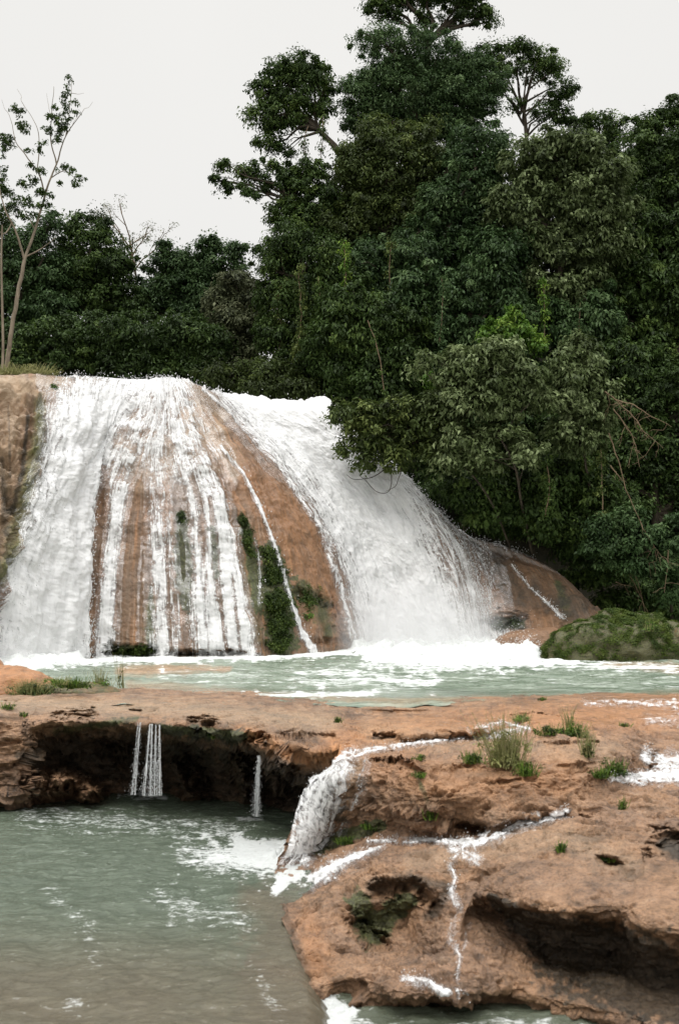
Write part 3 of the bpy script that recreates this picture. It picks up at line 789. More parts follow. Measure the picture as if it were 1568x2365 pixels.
def rock_attrs(P, which):
    o = np.clip(paint(P, [(780,1710,30),(900,1690,30),(1568,1640,40)], .9) * .55 + paint(P, [(560,1690,16),(700,1760,20),(780,1740,20)], .9) * .7
        + paint(P, [(860,1760,30),(1000,1800,40),(1300,1780,50)], .9) * .35 + paint(P, [(710,2140,30),(730,2230,30)], .9) * .4, 0, 1)
    m = np.clip(paint(P, [(130,1690,14),(320,1660,10)], .9) * .5 + paint(P, [(380,1682,10),(560,1700,12)], .8) * .8 + paint(P, [(400,1740,40),(560,1760,40)], .9) * .4
        + paint(P, [(730,1960,14),(800,1930,16),(880,1905,12)], .8) + paint(P, [(830,2080,26),(860,2150,34),(940,2080,24)], .9) * .75
        + paint(P, [(960,1780,8),(990,1860,10)], .9) * .4, 0, 1)
    d = np.clip(paint(P, [(650,2090,14),(690,2200,18),(720,2300,18)], .9) * .5 + paint(P, [(1280,2210,50),(1420,2250,50),(1600,2330,70)], .8) * .85 + paint(P, [(70,1750,30),(130,1735,46),(340,1760,90),(560,1790,95),(720,1840,70)], .6) * .66 + paint(P, [(850,1705,5),(910,1702,5)], .8) * .6  # cave and lower hollow: shade painted over algae; the waterline is wet rock
        + paint(P, [(860,2050,22),(950,2030,18),(1040,2050,18),(1000,2110,20)], .9) * .6 + paint(P, [(1130,2070,8),(1195,2120,28),(1320,2180,62),(1500,2240,76)], .6) * 1.0  # last stroke: painted shade of the front hollow, with its algae
        + paint(P, [(1250,2290,20),(1450,2330,30)], .9) * .5 + paint(P, [(1060,1790,14),(1210,1785,14)], .9) * .4 + paint(P, [(1540,1950,26),(1600,1980,30)], .8) * .8  # last stroke: shade of the right-edge hollow, painted as colour
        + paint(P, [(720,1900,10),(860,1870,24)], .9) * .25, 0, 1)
    pl = np.clip(paint(P, [(0,1625,18),(400,1635,20),(760,1670,22)], .9) * .5 + paint(P, [(850,1690,20),(1150,1720,30),(1400,1740,30)], .9) * .3 + paint(P, [(950,1990,20),(1300,1930,30),(1450,2000,30)], .9) * .3
        + paint(P, [(840,1740,14),(780,1860,16)], .9) * .35, 0, 1)
    return dict(orange=o, moss=m, stain_shade=d, pale=pl)
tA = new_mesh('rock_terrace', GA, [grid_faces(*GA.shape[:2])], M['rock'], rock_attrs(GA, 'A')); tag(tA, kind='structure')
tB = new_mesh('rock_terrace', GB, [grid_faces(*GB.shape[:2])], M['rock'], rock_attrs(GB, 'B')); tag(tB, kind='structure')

PU = [proj(g) for g in (GA, GB)]
def on_rock(u, v):
    best = None
    for g, (pu, pv) in zip((GA, GB), PU):
        d = np.hypot(pu - u, pv - v)
        msk = d < 7
        if msk.any():
            c = g[msk]; i = np.argmin(c[:, 1])
            if best is None or c[i][1] < best[1]: best = c[i]
    return np.array(best) if best is not None else pz(u, v, 0.05)

# water running over the terraces
def rills(Gp, nrm, layers, name, base, thick=0.025):
    c = np.zeros(Gp.shape[:2])
    u, v = proj(Gp)
    lt = np.zeros(Gp.shape[:2]); fl = np.zeros(Gp.shape[:2]); bestd = np.full(Gp.shape[:2], 1e9)
    for pl, val in layers:
        c = np.maximum(c, val * paint(Gp, pl, 0.7))
        acc = 0
        for a, b in zip(pl[:-1], pl[1:]):
            dx, dy = b[0] - a[0], b[1] - a[1]; L = math.hypot(dx, dy)
            tt = np.clip(((u - a[0]) * dx + (v - a[1]) * dy) / (L * L), 0, 1)
            dd = np.hypot(u - a[0] - tt * dx, v - a[1] - tt * dy)
            sd = ((u - a[0]) * dy - (v - a[1]) * dx) / L
            m = dd < bestd
            bestd[m] = dd[m]; lt[m] = sd[m] / 180.0; fl[m] = (acc + tt * L)[m] / 180.0
            acc += L
    c = np.clip(c, 0, 1)
    ln = fbm(Gp * np.array([7, 7, 7]), 4)
    k_ = (1 - sstep(.55, 1.6, dist_poly(u, v, [(800,1772,12),(778,1790,30),(745,1840,36),(715,1900,40),(690,1960,42)])))[..., None]
    wpz = Gp * (1 - k_) + (base + nrm * .10) * k_ + nrm * (thick * (0.3 + c) + c * 0.018 * np.abs(ln) * 2)[..., None]
    m = (c[:-1, :-1] + c[1:, :-1] + c[1:, 1:] + c[:-1, 1:]) > 0.3
    f = grid_faces(*Gp.shape[:2], m)
    V, (f,), (cc, uvv) = compact(wpz.reshape(-1, 3), [f], c.ravel(), np.stack([lt, fl], -1).reshape(-1, 2))
    # droplets
    e = np.abs(np.gradient(c, axis=0)).ravel() * (c.ravel() > .3) + 0.01 * (c.ravel() > .8)
    ii = rng.choice(len(e), 2200, p=e / e.sum())
    dp_ = wpz.reshape(-1, 3)[ii] + nrm.reshape(-1, 3)[ii] * np.abs(rng.normal(0, .03, (len(ii), 1))) + rng.normal(0, .015, (len(ii), 3))
    dv, dt = drops(dp_, rng.uniform(.002, .006, len(ii)))
    o = new_mesh(name, np.concatenate([V, dv]), [f, dt + len(V)], M['rill'], dict(cov=np.concatenate([cc, np.full(len(dv), 1.2)])),
                 uv=np.concatenate([uvv, rng.uniform(0, 9, (len(dv), 2))]))
    return tag(o, kind='structure')

rills(GB, nB, [
  ([(1200,1690,8),(1160,1700,12),(1080,1703,7),(1000,1714,6),(900,1728,6),(840,1738,8),(800,1752,14)], .54),
  ([(800,1752,14),(775,1790,24),(745,1840,32),(715,1900,36),(690,1960,40)], .68),
  ([(815,1745,12),(800,1800,14),(775,1870,14),(745,1950,12)], .6),
  ([(850,1760,8),(830,1830,10),(790,1920,10)], .35),
  ([(1310,1878,8),(1250,1896,12),(1180,1912,13),(1130,1935,17),(1090,1952,14),(1000,1942,7),(900,1945,5),(850,1946,3)], .64),
  ([(1090,1952,8),(1058,1975,6),(1036,1998,5),(1052,2030,6),(1044,2062,8),(1062,2100,8)], .48),
  ([(1050,1960,14),(1100,1985,12)], .5),
  ([(1052,2125,5),(1040,2170,7),(1062,2215,5),(1056,2262,4)], .36), ([(1080,2140,5),(1072,2190,4)], .3),
  ([(890,1958,3),(840,1975,7),(800,1990,11),(760,2015,15),(700,2045,15),(645,2062,12)], .74),
  ([(1490,1745,14),(1530,1765,20),(1620,1760,22)], .66), ([(1410,1800,6),(1480,1796,14),(1568,1790,18),(1640,1795,20)], .74),
  ([(930,2262,7),(980,2272,10),(1020,2292,10),(1075,2300,9)], .6),
  ([(1100,1680,5),(1160,1672,5),(1220,1685,5)], .5),
  ([(1500,1655,16),(1640,1660,24)], .30), ([(1350,1622,8),(1640,1628,14)], .42)], 'cascade', GB0)

# loose strands falling from the lip over the cave
def strands(name, spec, n, r):
    B = Buf()
    for (u0, v0, u1, v1, Y0, Y1, wd) in spec:
        t = rng.beta(1.3, 1.0, n)
        p0 = pY(u0, v0, Y0); p1 = pY(u1, v1, Y1)
        P = p0 + (p1 - p0) * t[:, None]
        P[:, 0] += rng.normal(0, wd, n) * (0.4 + t); P[:, 1] += rng.normal(0, wd, n)
        dv, dt = drops(P, rng.uniform(r * .35, r, n) * (0.5 + 0.5 * rng.random(n)), 2.2)
        B.add(dv, T=dt)
        for k in range(6):
            a = p0 + np.array([rng.normal(0, wd * .5), 0, 0]); 
            q = wiggle(a, p1 + np.array([rng.normal(0, wd), 0, 0]), 24, 0.01, 0, rng.integers(1e6))
            rr = np.abs(fbm(np.stack([np.arange(24) * .9, np.full(24, k * 3.3 + u0), np.zeros(24)], -1), 2)) * 0.011
            B.tube(q, rr + 0.001, 5)
    return tag(B.build(name, M['spray']), kind='structure')
strands('cascade', [(324,1668,308,1836,16.9,16.9,.035),(347,1672,333,1838,16.8,16.8,.02),(352,1672,348,1838,16.8,16.8,.018),(361,1673,357,1838,16.8,16.8,.018),(369,1674,366,1838,16.7,16.7,.018)], 420, .0055)
strands('cascade', [(596,1745,590,1886,15.1,15.9,.03),(600,1745,594,1886,15.1,15.9,.02)], 380, .005)

# ------------------------------------------------------------------ pools
def water_grid(x0, x1, y0, y1, nx, ny, z):
    # rows denser towards the camera
    ty = np.linspace(0, 1, ny); yy = y0 * (y1 / y0) ** ty
    xx = np.linspace(x0, x1, nx)
    X, Y = np.meshgrid(xx, yy, indexing='ij')
    return np.stack([X, Y, np.full_like(X, z)], -1)

W = water_grid(-26, 26, 18.8, 47, 900, 700, 0.0)
foam = np.clip(paint(W, [(-200,1538,22),(60,1532,20),(250,1524,12),(600,1518,7),(830,1500,14),(1000,1498,26),(1130,1500,26),(1245,1512,16),(1330,1530,6)], .9) * 1.0
    + paint(W, [(850,1522,16),(1000,1530,22),(1250,1532,14),(1568,1545,8)], 1.0) * .45
    + paint(W, [(560,1600,9),(640,1606,9),(780,1606,8),(860,1600,6)], .9) * .5
    + paint(W, [(380,1560,20),(700,1570,24),(1000,1580,20)], 1.0) * .34 + paint(W, [(700,1545,30),(1568,1580,34)], 1.0) * .26, 0, 1)
bed = np.clip(paint(W, [(280,1552,10),(400,1547,10),(530,1547,6)], .9) + paint(W, [(300,1585,10),(600,1601,5),(900,1622,8),(1600,1606,8)], .9) * .6
    + paint(W, [(1400,1535,6),(1650,1550,12)], .9) * .8 + paint(W, [(1100,1490,8),(1250,1500,8)], .9) * .5, 0, 1)
wave = fbm(W * np.array([0.75, 1.7, 1]), 5, 0.55) * 0.10 + np.abs(fbm(W * np.array([1.9, 3.6, 1]) + 7, 4, .6)) * 0.05
boil = np.clip(paint(W, [(820,1497,10),(900,1497,20),(1000,1496,26),(1110,1496,26),(1200,1504,16),(1235,1512,10)], .9), 0, 1)
boil2 = np.clip(paint(W, [(-150,1540,12),(40,1536,12),(180,1526,8)], .9), 0, 1)
calm = 1 - 0.75 * paint(W, [(-200,1600,14),(1700,1604,14)], .9)
W[..., 2] += wave * calm + boil * (0.02 + 0.62 * np.abs(fbm(W * np.array([1.0, .8, 1]) + 3, 5, .6))) + boil2 * (0.15 + 0.4 * np.abs(fbm(W * 1.5, 4)))
up = new_mesh('upper_pool_water', W, [grid_faces(900, 700)], M['upool'], dict(foam=foam, bed=bed)); tag(up, kind='structure')

# spray over the foot of the falls
ii = rng.choice(boil.size, 9000, p=(boil.ravel() + .35 * boil2.ravel()) / (boil + .35 * boil2).sum())
sp = W.reshape(-1, 3)[ii] + np.array([0, 0, 1.0]) * np.abs(rng.exponential(.16, (len(ii), 1))) + rng.normal(0, .1, (len(ii), 3))
B = Buf(); dv, dt = drops(sp, rng.uniform(.005, .016, len(ii)), 1.2); B.add(dv, T=dt)
o = B.build('water_spray', M['spray']); tag(o, kind='stuff', label='fine white spray thrown up at the foot of the right-hand torrent')

def mist(c, R, dens, seed):
    n, m = 40, 24
    th, ph = np.meshgrid(np.linspace(0, 2 * np.pi, n), np.linspace(-np.pi / 2, np.pi / 2, m), indexing='ij')
    P = np.stack([np.cos(th) * np.cos(ph) * R[0], np.sin(th) * np.cos(ph) * R[1], np.sin(ph) * R[2]], -1) + c
    t = NT('mist_air')
    v = t.n('ShaderNodeVolumePrincipled')
    v.inputs['Color'].default_value = (.97, .97, .97, 1)
    v.inputs['Density'].default_value = dens
    tcn = t.n('ShaderNodeTexCoord')
    mp = t.n('ShaderNodeVectorMath', operation='LENGTH')
    ms_ = t.n('ShaderNodeVectorMath', operation='DIVIDE'); t.l(tcn.outputs['Object'], ms_.inputs[0]); ms_.inputs[1].default_value = R
    t.l(ms_.outputs[0], mp.inputs[0])
    nz = t.noise(tcn.outputs['Object'], 0.9, 3)
    fall_ = t.mr(t.math('ADD', mp.outputs['Value'], t.math('MULTIPLY', nz, .8)), .55, 1.3, 1.0, 0.0)
    t.l(t.math('MULTIPLY', fall_, dens), v.inputs['Density'])
    t.l(v.outputs[0], t.out.inputs['Volume'])
    o_ = new_mesh('mist', P, [grid_faces(n, m)], t.m, loc=tuple(c))
    tag(o_, kind='stuff', label='soft white mist rising where the big torrent hits the pool' if seed == 1 else 'low white mist where the left stream of the fall lands')
mist(np.array([2.3, 39.6, .3]), (5.0, 2.8, 2.7), .5, 1)
mist(np.array([-9.2, 29.6, .1]), (2.8, 1.2, 1.3), .5, 2)

W2 = water_grid(-9, 4.5, 6.6, 20.5, 620, 640, -1.46)
lip = [(600,2072,20),(640,2100,20)]
foam2 = np.clip(paint(W2, [(500,1985,40),(620,1990,34)], 1.0) * .3 + paint(W2, [(700,1955,30),(680,1985,34),(620,1970,26),(560,1955,18)], .9) + paint(W2, [(690,2010,14),(650,2040,14),(640,2060,12)], .9)
    + paint(W2, [(280,1836,5),(335,1839,8),(385,1842,5)], .9) * .5 + paint(W2, [(555,1890,5),(605,1892,7)], .9) * .45
    + paint(W2, [(420,1970,26),(600,1990,30)], 1.0) * .36 + paint(W2, [(60,1885,26),(300,1900,28),(560,1920,20)], 1.0) * .33
    + paint(W2, [(120,2060,22),(200,2140,26),(220,2220,18)], 1.0) * .2 + paint(W2, [(380,2080,40),(560,2130,30)], 1.0) * .28
    + paint(W2, [(575,2220,14),(620,2300,18),(650,2340,18)], 1.0) * .22 + paint(W2, [(170,2320,20),(180,2365,22)], 1.0) * .2 + 0.09, 0, 1)
bed2 = np.clip(sstep(2060, 2330, proj(W2)[1]) * .95 + paint(W2, [(580,2080,30),(640,2100,60),(680,2200,80),(700,2330,90)], 1.0) * .9 + paint(W2, [(-50,1860,8),(240,1850,8)], .9) * .5, 0, 1)
wv = fbm(W2 * np.array([1.5, 2.6, 1]) + 3, 5, .58) * 0.055 + np.abs(fbm(W2 * np.array([4.5, 7.5, 1]) + 9, 3, .6)) * 0.014
uu, vv = proj(W2)
# the pool bends over a smooth lip on its right side and drops to the stream in front
lipx = np.interp(W2[..., 1], [6.6, 8.4, 9.3, 10.1, 10.9, 12.2, 14], [-.22, -.22, -.235, -.33, -.46, -.60, 5])
over = sstep(-.05, .42, W2[..., 0] - lipx) * (W2[..., 1] < 13.5)
bf = np.clip(paint(W2, [(700,1965,26),(650,1985,26)], .9), 0, 1)
W2[..., 2] += wv * (1 - .5 * over) - over * 0.42 + bf * np.abs(fbm(W2 * 4, 4)) * .18
lo = new_mesh('lower_pool_water', W2, [grid_faces(620, 640)], M['lpool'], dict(foam=foam2, bed=bed2)); tag(lo, kind='structure')

W3 = water_grid(-.6, 7, 6.4, 10.6, 420, 260, -1.66)
foam3 = np.clip(paint(W3, [(735,2320,30),(790,2335,26),(760,2365,40)], .9) + paint(W3, [(940,2268,12),(1000,2290,12),(1080,2300,10)], .9) * .8
   + paint(W3, [(700,2365,20),(900,2370,20),(1500,2375,20)], 1.0) * .3 + .08, 0, 1)
W3[..., 2] += fbm(W3 * np.array([2.2, 3.2, 1]), 4, .55) * .06 + paint(W3, [(735,2320,26),(790,2335,22)], .9) * np.abs(fbm(W3 * 5, 3)) * .12
st3 = new_mesh('stream_water', W3, [grid_faces(420, 260)], M['lpool'], dict(foam=foam3, bed=np.full(W3.shape[:2], .25))); tag(st3, kind='structure')

# ------------------------------------------------------------------ ground and hillside
gx, gy = np.meshgrid(np.linspace(-400, 400, 60), np.linspace(-20, 780, 60), indexing='ij')
gnd = new_mesh('ground', np.stack([gx, gy, np.full_like(gx, -3.0) + fbm(np.stack([gx * .02, gy * .02, gx * 0], -1), 3) * .6], -1), [grid_faces(60, 60)], M['soil'])
tag(gnd, kind='structure')
def hz(x, y):
    x = np.asarray(x, float); y = np.asarray(y, float)
    left = 8.2 + 7.5 * sstep(56, 74, y)
    rr = sstep(-3.0, 3.5, x - (y - 46) * .02 + 2.2 * sstep(50, 60, y))
    yf = 46.5 - 1.8 * sstep(4, 12, x)
    right = 0.2 + 10.0 * sstep(0, 9, y - yf) + 10.5 * sstep(7, 20, y - yf)
    far = sstep(44, 47.5, y)
    z = left * (1 - rr) + right * rr
    return z * far - 2.6 * (1 - far)
hx, hy = np.meshgrid(np.linspace(-70, 70, 200), np.concatenate([np.linspace(43.5, 60, 90), np.linspace(61, 130, 60)]), indexing='ij')
hzv = hz(hx, hy) + fbm(np.stack([hx * .3, hy * .3, hx * 0], -1), 4) * .8 - 0.4
hill = new_mesh('hillside', np.stack([hx, hy, hzv], -1), [grid_faces(*hx.shape)], M['soil']); tag(hill, kind='structure')

# ------------------------------------------------------------------ leaves
def leaf_quads(C, N, D, L, Wd):
    """rhombic folded leaves: centre C, normal N, direction D"""
    D = D - N * (D * N).sum(-1, keepdims=True)
    D /= np.linalg.norm(D, axis=1)[:, None] + 1e-9
    X = np.cross(N, D)
    L = L[:, None]; Wd = Wd[:, None]
    fold = N * (Wd * 0.25)
    a = C - D * L * .5
    b = C + X * Wd * .5 + fold - D * L * .08
    c = C + D * L * .5 - N * L * .12
    d = C - X * Wd * .5 + fold - D * L * .08
    V = np.stack([a, b, c, d], 1).reshape(-1, 3)
    Q = np.arange(len(C) * 4).reshape(-1, 4)
    return V, Q

def unit(n, r):
    v = r.normal(size=(n, 3)); return v / np.linalg.norm(v, axis=1)[:, None]

def clump_leaves(cent, rad, outw, n, L, r, droop=0.35, tint0=0.5):
    """n leaves round each clump centre; cent (K,3), rad (K,), outw (K,3)"""
    K = len(cent)
    k = np.repeat(np.arange(K), n)
    d = unit(K * n, r)
    d[:, 2] = np.abs(d[:, 2]) * np.where(r.random(K * n) < .62, 1, -1)
    rr = r.random(K * n) ** 0.5
    sq = np.stack([r.uniform(.8, 1.35, K), r.uniform(.8, 1.3, K), r.uniform(.5, 1.0, K)], -1)
    P = cent[k] + d * (rad[k] * rr)[:, None] * sq[k] + r.normal(size=(K * n, 3)) * (rad[k] * .16)[:, None]
    P[:, 2] -= (rr ** 2) * rad[k] * droop * .5 * np.hypot(d[:, 0], d[:, 1])
    N = d * .55 + outw[k] * .35 + np.array([0, 0, .55]) + r.normal(size=(K * n, 3)) * .5
    N /= np.linalg.norm(N, axis=1)[:, None]
    D = d * .8 + outw[k] * .6 + np.array([0, 0, -droop]) + r.normal(size=(K * n, 3)) * .6
    s = L * r.uniform(.65, 1.25, K * n)
    V, Q = leaf_quads(P, N, D, s, s * r.uniform(.32, .5, K * n))
    tk = np.clip(tint0 + r.normal(0, .2, K), 0.0, 1)
    tn = np.clip(tk[k] + r.normal(0, .13, K * n), 0, 1)
    return V, Q, np.repeat(tn, 4)

def px(Y): return Y / F

def crown(lobes, Y, r, L=0.2, dens=1.0, crad=0.55, nleaf=110, droop=.35, tint0=.45, depth=1.0):
    """returns buffer with leaves, and a list of clump points for twigs"""
    B = Buf(); clumps = []
    for lb in lobes:
        u, v, ru, rv = lb[:4]
        dn = lb[4] if len(lb) > 4 else 1.0
        dY = lb[5] if len(lb) > 5 else 0.0
        y = Y + dY
        c = pY(u, v, y)
        R = np.array([ru * px(y), max(ru, rv) * px(y) * .8 * depth, rv * px(y)])
        area = 4 * math.pi * ((R[0] * R[1]) ** 1.6 / 3 + (R[0] * R[2]) ** 1.6 / 3 + (R[1] * R[2]) ** 1.6 / 3) ** (1 / 1.6)
        K = max(4, int(area / (math.pi * crad ** 2) * 2.1 * dens * dn))
        d = unit(K, r)
        fr = r.uniform(.3, 1.0, K) ** .6
        cc = c + d * R * fr[:, None]
        rad = crad * r.uniform(.45, 1.5, K)
        ko = K // 4
        fr[:ko] = r.uniform(1.05, 1.32, ko); rad[:ko] = crad * r.uniform(.3, .6, ko)
        cc = c + d * R * np.where(np.arange(K) < ko, fr, fr ** 1.0)[:, None]
        n = max(10, int(nleaf * (0.7 if dn < .6 else 1)))
        V, Q, T = clump_leaves(cc, rad, d, n, L, r, droop, tint0 + r.normal(0, .05))
        B.add(V, Q, a=T)
        clumps.append((c, cc[r.permutation(K)[:max(3, K // 4)]]))
    return B, clumps

TREES = []; PEND = []
def tree(*a, **k):
    PEND.append((a, k))
def build_tree(name, label, cat, Y, trunk, lobes, leaf, seed, bark='bark', L=.2, r0=.28, dens=1.0, crad=.5, nleaf=125, droop=.5, tint0=.45, group=None, yb=None,
         depth=1.0, limbs=None):
    """trunk: list of (u, v) from ground up"""
    r = np.random.default_rng(seed)
    Bc, clumps = crown(lobes, Y, r, L, dens, crad, nleaf, droop, tint0, depth)
    yb = Y if yb is None else yb
    x0 = (trunk[0][0] - CX) * px(yb)
    zb = float(hz(x0, yb)) - .3
    base = np.array([x0, yb, zb])
    t = empty(name, base, label, cat, group)
    tp = [base] + [pY(u, v, Y) for (u, v) in trunk[1:]]
    TB = Buf()
    n = 6 * len(tp)
    r0 = r0 * .8
    pts_ = crom(np.array(tp), n)
    pts_ += fbm(pts_ * .5 + seed, 2)[:, None] * np.array([.25, .2, 0])
    TB.tube(pts_, np.linspace(r0, r0 * .35, n), 9)
    mids = pts_[n // 3:]
    for (c, cc) in clumps:
        i = np.argmin(np.linalg.norm(mids - (c - np.array([0, 0, 1.0])), axis=1))
        s = mids[i]
        q = wiggle(s, c, 9, .12, .05, int(r.integers(1e6)))
        TB.tube(q, np.linspace(r0 * .42, r0 * .10, 9), 6)
        for e_ in cc[:14]:
            j = int(r.integers(4, 9))
            qq = wiggle(q[j], e_, 5, .15, .04, int(r.integers(1e6)))
            TB.tube(qq, np.linspace(r0 * .13, r0 * .03, 5), 4)
    for lm in (limbs or []):
        q = crom(np.array([pY(a, b, Y + .1) for (a, b) in lm[0]]), 5 * len(lm[0]))
        q += fbm(q * 1.5 + seed, 2)[:, None] * np.array([.12, .1, .1])
        TB.tube(q, np.linspace(lm[1], lm[2], len(q)), 7)
    TB.build('trunk', M[bark], parent=t, loc=base)
    Bc.build('crown', M['leaf_' + leaf], parent=t, loc=base, smooth=False)
    t.location = base
    TREES.append(t)
    return t

G_R = 'trees crowding the right bank'
G_L = 'trees behind the crest of the fall'
# --- skyline of the right bank
tree('rainforest_tree', 'tallest tree, flat dark crown cut by the top edge of the picture with forking limbs', 'tree', 60, [(985, 500), (985, 220), (992, 95)],
     [(878,12,36,26),(930,-18,50,26),(1000,-20,60,30),(1075,-5,55,30),(1115,40,34,20),(1060,45,36,14,.7),(905,45,26,12,.6),(985,40,36,14,.6)], 'dark', 11, L=.2, r0=.4,
     limbs=[([(992,95),(1030,60),(1080,20),(1110,30)], .16, .05), ([(992,95),(975,50),(940,10)], .16, .05), ([(1030,60),(1090,58),(1130,48)], .1, .03)], group=G_R)
tree('rainforest_tree', 'broad blue-green crown just below the tallest tree, in the middle of the skyline', 'tree', 57, [(960, 620), (960, 330), (955, 160)],
     [(855,92,46,30),(930,100,60,40),(1010,140,80,60),(1075,165,60,55),(880,170,60,50),(950,220,90,70),(1040,250,80,70),(850,255,56,50),(1110,240,40,50),(1120,180,50,50)], 'blue', 12, r0=.42, L=.16, droop=.3, tint0=.55, group=G_R)
tree('rainforest_tree', 'rounded dark crown leaning left over the sky on one bare diagonal limb', 'tree', 56, [(830, 640), (800, 420), (775, 350), (735, 300)],
     [(640,165,40,32),(700,155,48,26),(612,215,34,36),(675,210,50,44),(745,185,26,36),(590,262,24,20,.8),(640,275,46,34),(700,262,40,26,.8),(625,325,32,22,.8),(660,345,26,18,.6),(750,240,22,36,.7)], 'dark', 13, r0=.26,
     limbs=[([(800,370),(770,335),(735,300),(700,275)], .17, .10), ([(735,300),(700,300),(680,292)], .09, .04)], group=G_R)
tree('rainforest_tree', 'airy crown on the right skyline with sky showing between its fine forking branches', 'tree', 60, [(1215, 520), (1212, 300), (1200, 262)],
     [(1140,122,32,20),(1190,118,40,20),(1245,130,40,22),(1275,160,32,26),(1300,205,30,24),(1270,232,28,20,.7),(1150,160,34,28),(1150,205,30,20,.7),(1215,165,50,12,.5),(1290,262,28,18),(1180,240,22,20,.5),(1250,262,28,16,.6)], 'dark', 14, r0=.2, L=.18,
     limbs=[([(1210,290),(1190,250),(1165,215),(1150,170)], .07, .02), ([(1208,280),(1215,235),(1225,180),(1240,140)], .07, .02), ([(1215,235),(1250,215),(1285,195)], .07, .02), ([(1212,290),(1250,262),(1290,250)], .05, .015), ([(1205,262),(1200,210),(1190,140)], .05, .015)], group=G_R)
tree('rainforest_tree', 'small loose-leaved crown in the dip of the skyline right of the airy crown', 'tree', 60, [(1385, 520), (1385, 320)],
     [(1340,285,26,18),(1380,280,30,18),(1425,288,22,16,.8),(1400,315,40,22),(1340,320,36,22)], 'dark', 15, r0=.2, group=G_R)
tree('rainforest_tree', 'dense dark crown rising at the right edge of the picture against the sky', 'tree', 54, [(1540, 640), (1535, 400)],
     [(1490,290,40,26),(1545,262,36,32),(1600,240,50,40),(1500,350,70,56),(1570,340,60,70),(1480,430,70,60),(1560,460,70,80)], 'dark', 16, r0=.35, group=G_R)
# --- middle layer
tree('rainforest_tree', 'tree with one long horizontal branch of leaf pads reaching left over the sky', 'tree', 53, [(760, 780), (735, 560), (700, 500), (670, 462)],
     [(500,415,18,11,.7),(525,380,22,12,.7),(560,392,24,11,.7),(590,402,22,12,.7),(535,440,24,11,.6),(575,452,26,12,.6),(610,425,22,16,.8),(610,385,26,12,.6),(660,405,34,26),(710,405,40,32),(680,450,40,28),(740,460,44,40),(640,490,30,26,.8),(700,520,48,40)], 'dark', 17, r0=.2, L=.19, crad=.4,
     limbs=[([(700,500),(660,462),(620,446),(580,438),(530,420),(490,418)], .1, .025), ([(580,438),(560,410),(550,385)], .04, .015)], group=G_R)
tree('rainforest_tree', 'vine-hung tree at the left end of the right-bank forest, directly behind the torrent lip', 'tree', 51, [(700, 900), (700, 700), (690, 560)],
     [(665,560,52,44),(640,620,40,46),(720,590,60,56),(655,690,50,54),(735,680,60,56),(640,760,44,54),(710,780,60,60),(670,850,60,40),(750,860,60,44),(780,620,50,60)], 'dark', 18, r0=.34, L=.17, droop=1.3, tint0=.42, group=G_R)
tree('rainforest_tree', 'olive-topped crown in the right-bank forest, just under the broad blue-green one', 'tree', 53, [(900, 840), (900, 560), (890, 400)],
     [(960,335,60,30),(880,345,60,36),(830,400,50,40),(905,410,70,52),(990,400,56,56),(850,480,60,50),(930,500,70,56),(800,520,60,50)], 'olive', 19, r0=.35, tint0=.38, group=G_R)
tree('rainforest_tree', 'shadowy tree in the centre of the right bank with bare grey branches inside', 'tree', 51.5, [(980, 900), (985, 700), (1000, 600)],
     [(1030,470,60,60),(1090,430,60,70),(1130,340,56,60),(960,590,70,50),(1050,590,70,60),(900,620,60,60),(840,640,60,60),(1120,520,60,60)], 'blue', 20, r0=.3, tint0=.36,
     limbs=[([(985,620),(960,560),(930,525)], .05, .015), ([(985,620),(975,560),(955,500)], .05, .015), ([(1045,510),(1050,460),(1052,425)], .05, .02)], group=G_R)
tree('rainforest_tree', 'pale grey-green tree with drooping leaf sprays and a straight trunk on the bank', 'tree', 50, [(1297, 900), (1297, 780), (1290, 560), (1290, 420)],
     [(1300,325,60,26),(1240,345,50,26),(1350,350,52,30),(1290,385,70,30),(1220,420,50,30),(1370,410,56,34),(1300,450,70,34),(1215,495,50,30),(1395,480,56,34),(1330,520,60,32),(1240,565,56,32),(1400,560,50,34),(1310,590,60,28),(1225,640,50,28),(1290,665,60,26),(1360,630,40,26)], 'pale', 21, r0=.22, L=.26, droop=.9, tint0=.5, crad=.5, nleaf=85, group=G_R)
tree('rainforest_tree', 'deep green tree filling the right edge half-way up the forest', 'tree', 51, [(1520, 1080), (1520, 700)],
     [(1470,540,60,56),(1550,570,60,70),(1480,650,64,60),(1560,700,60,70),(1450,740,60,56),(1530,800,66,66),(1600,620,60,80)], 'dark', 22, r0=.35, L=.24, droop=.9, group=G_R)
tree('rainforest_tree', 'tangled dark tree low on the right edge, behind the dead branches', 'tree', 48.5, [(1510, 1300), (1510, 1000)],
     [(1450,850,56,56),(1540,900,64,66),(1470,960,56,60),(1550,1020,60,70),(1500,1100,60,50),(1590,1140,50,60),(1430,1060,46,50)], 'dark', 23, r0=.3, tint0=.36, group=G_R)
tree('rainforest_tree', 'dark bushy tree just above the torrent, left of the pale overhanging bushes', 'tree', 48.5, [(830, 1000), (835, 860)],
     [(800,700,60,50),(870,730,60,56),(820,780,64,50),(900,820,60,50),(790,850,56,44),(860,880,56,36),(760,790,50,50),(940,760,50,50)], 'dark', 24, r0=.24, tint0=.4, L=.23, droop=1.0, group=G_R)
tree('rainforest_tree', 'green tree in the shade between the vine-hung tree and the pale straight-trunked one', 'tree', 49.5, [(1070, 980), (1075, 760)],
     [(980,660,60,50),(1060,680,70,56),(1140,640,60,56),(1000,750,60,50),(1090,760,70,50),(1180,720,56,50),(1160,570,50,50),(1020,840,60,40),(1380,720,50,60),(1330,760,50,50),(1260,740,56,46)], 'blue', 25, r0=.28, tint0=.46, L=.25, droop=1.1, group=G_R)
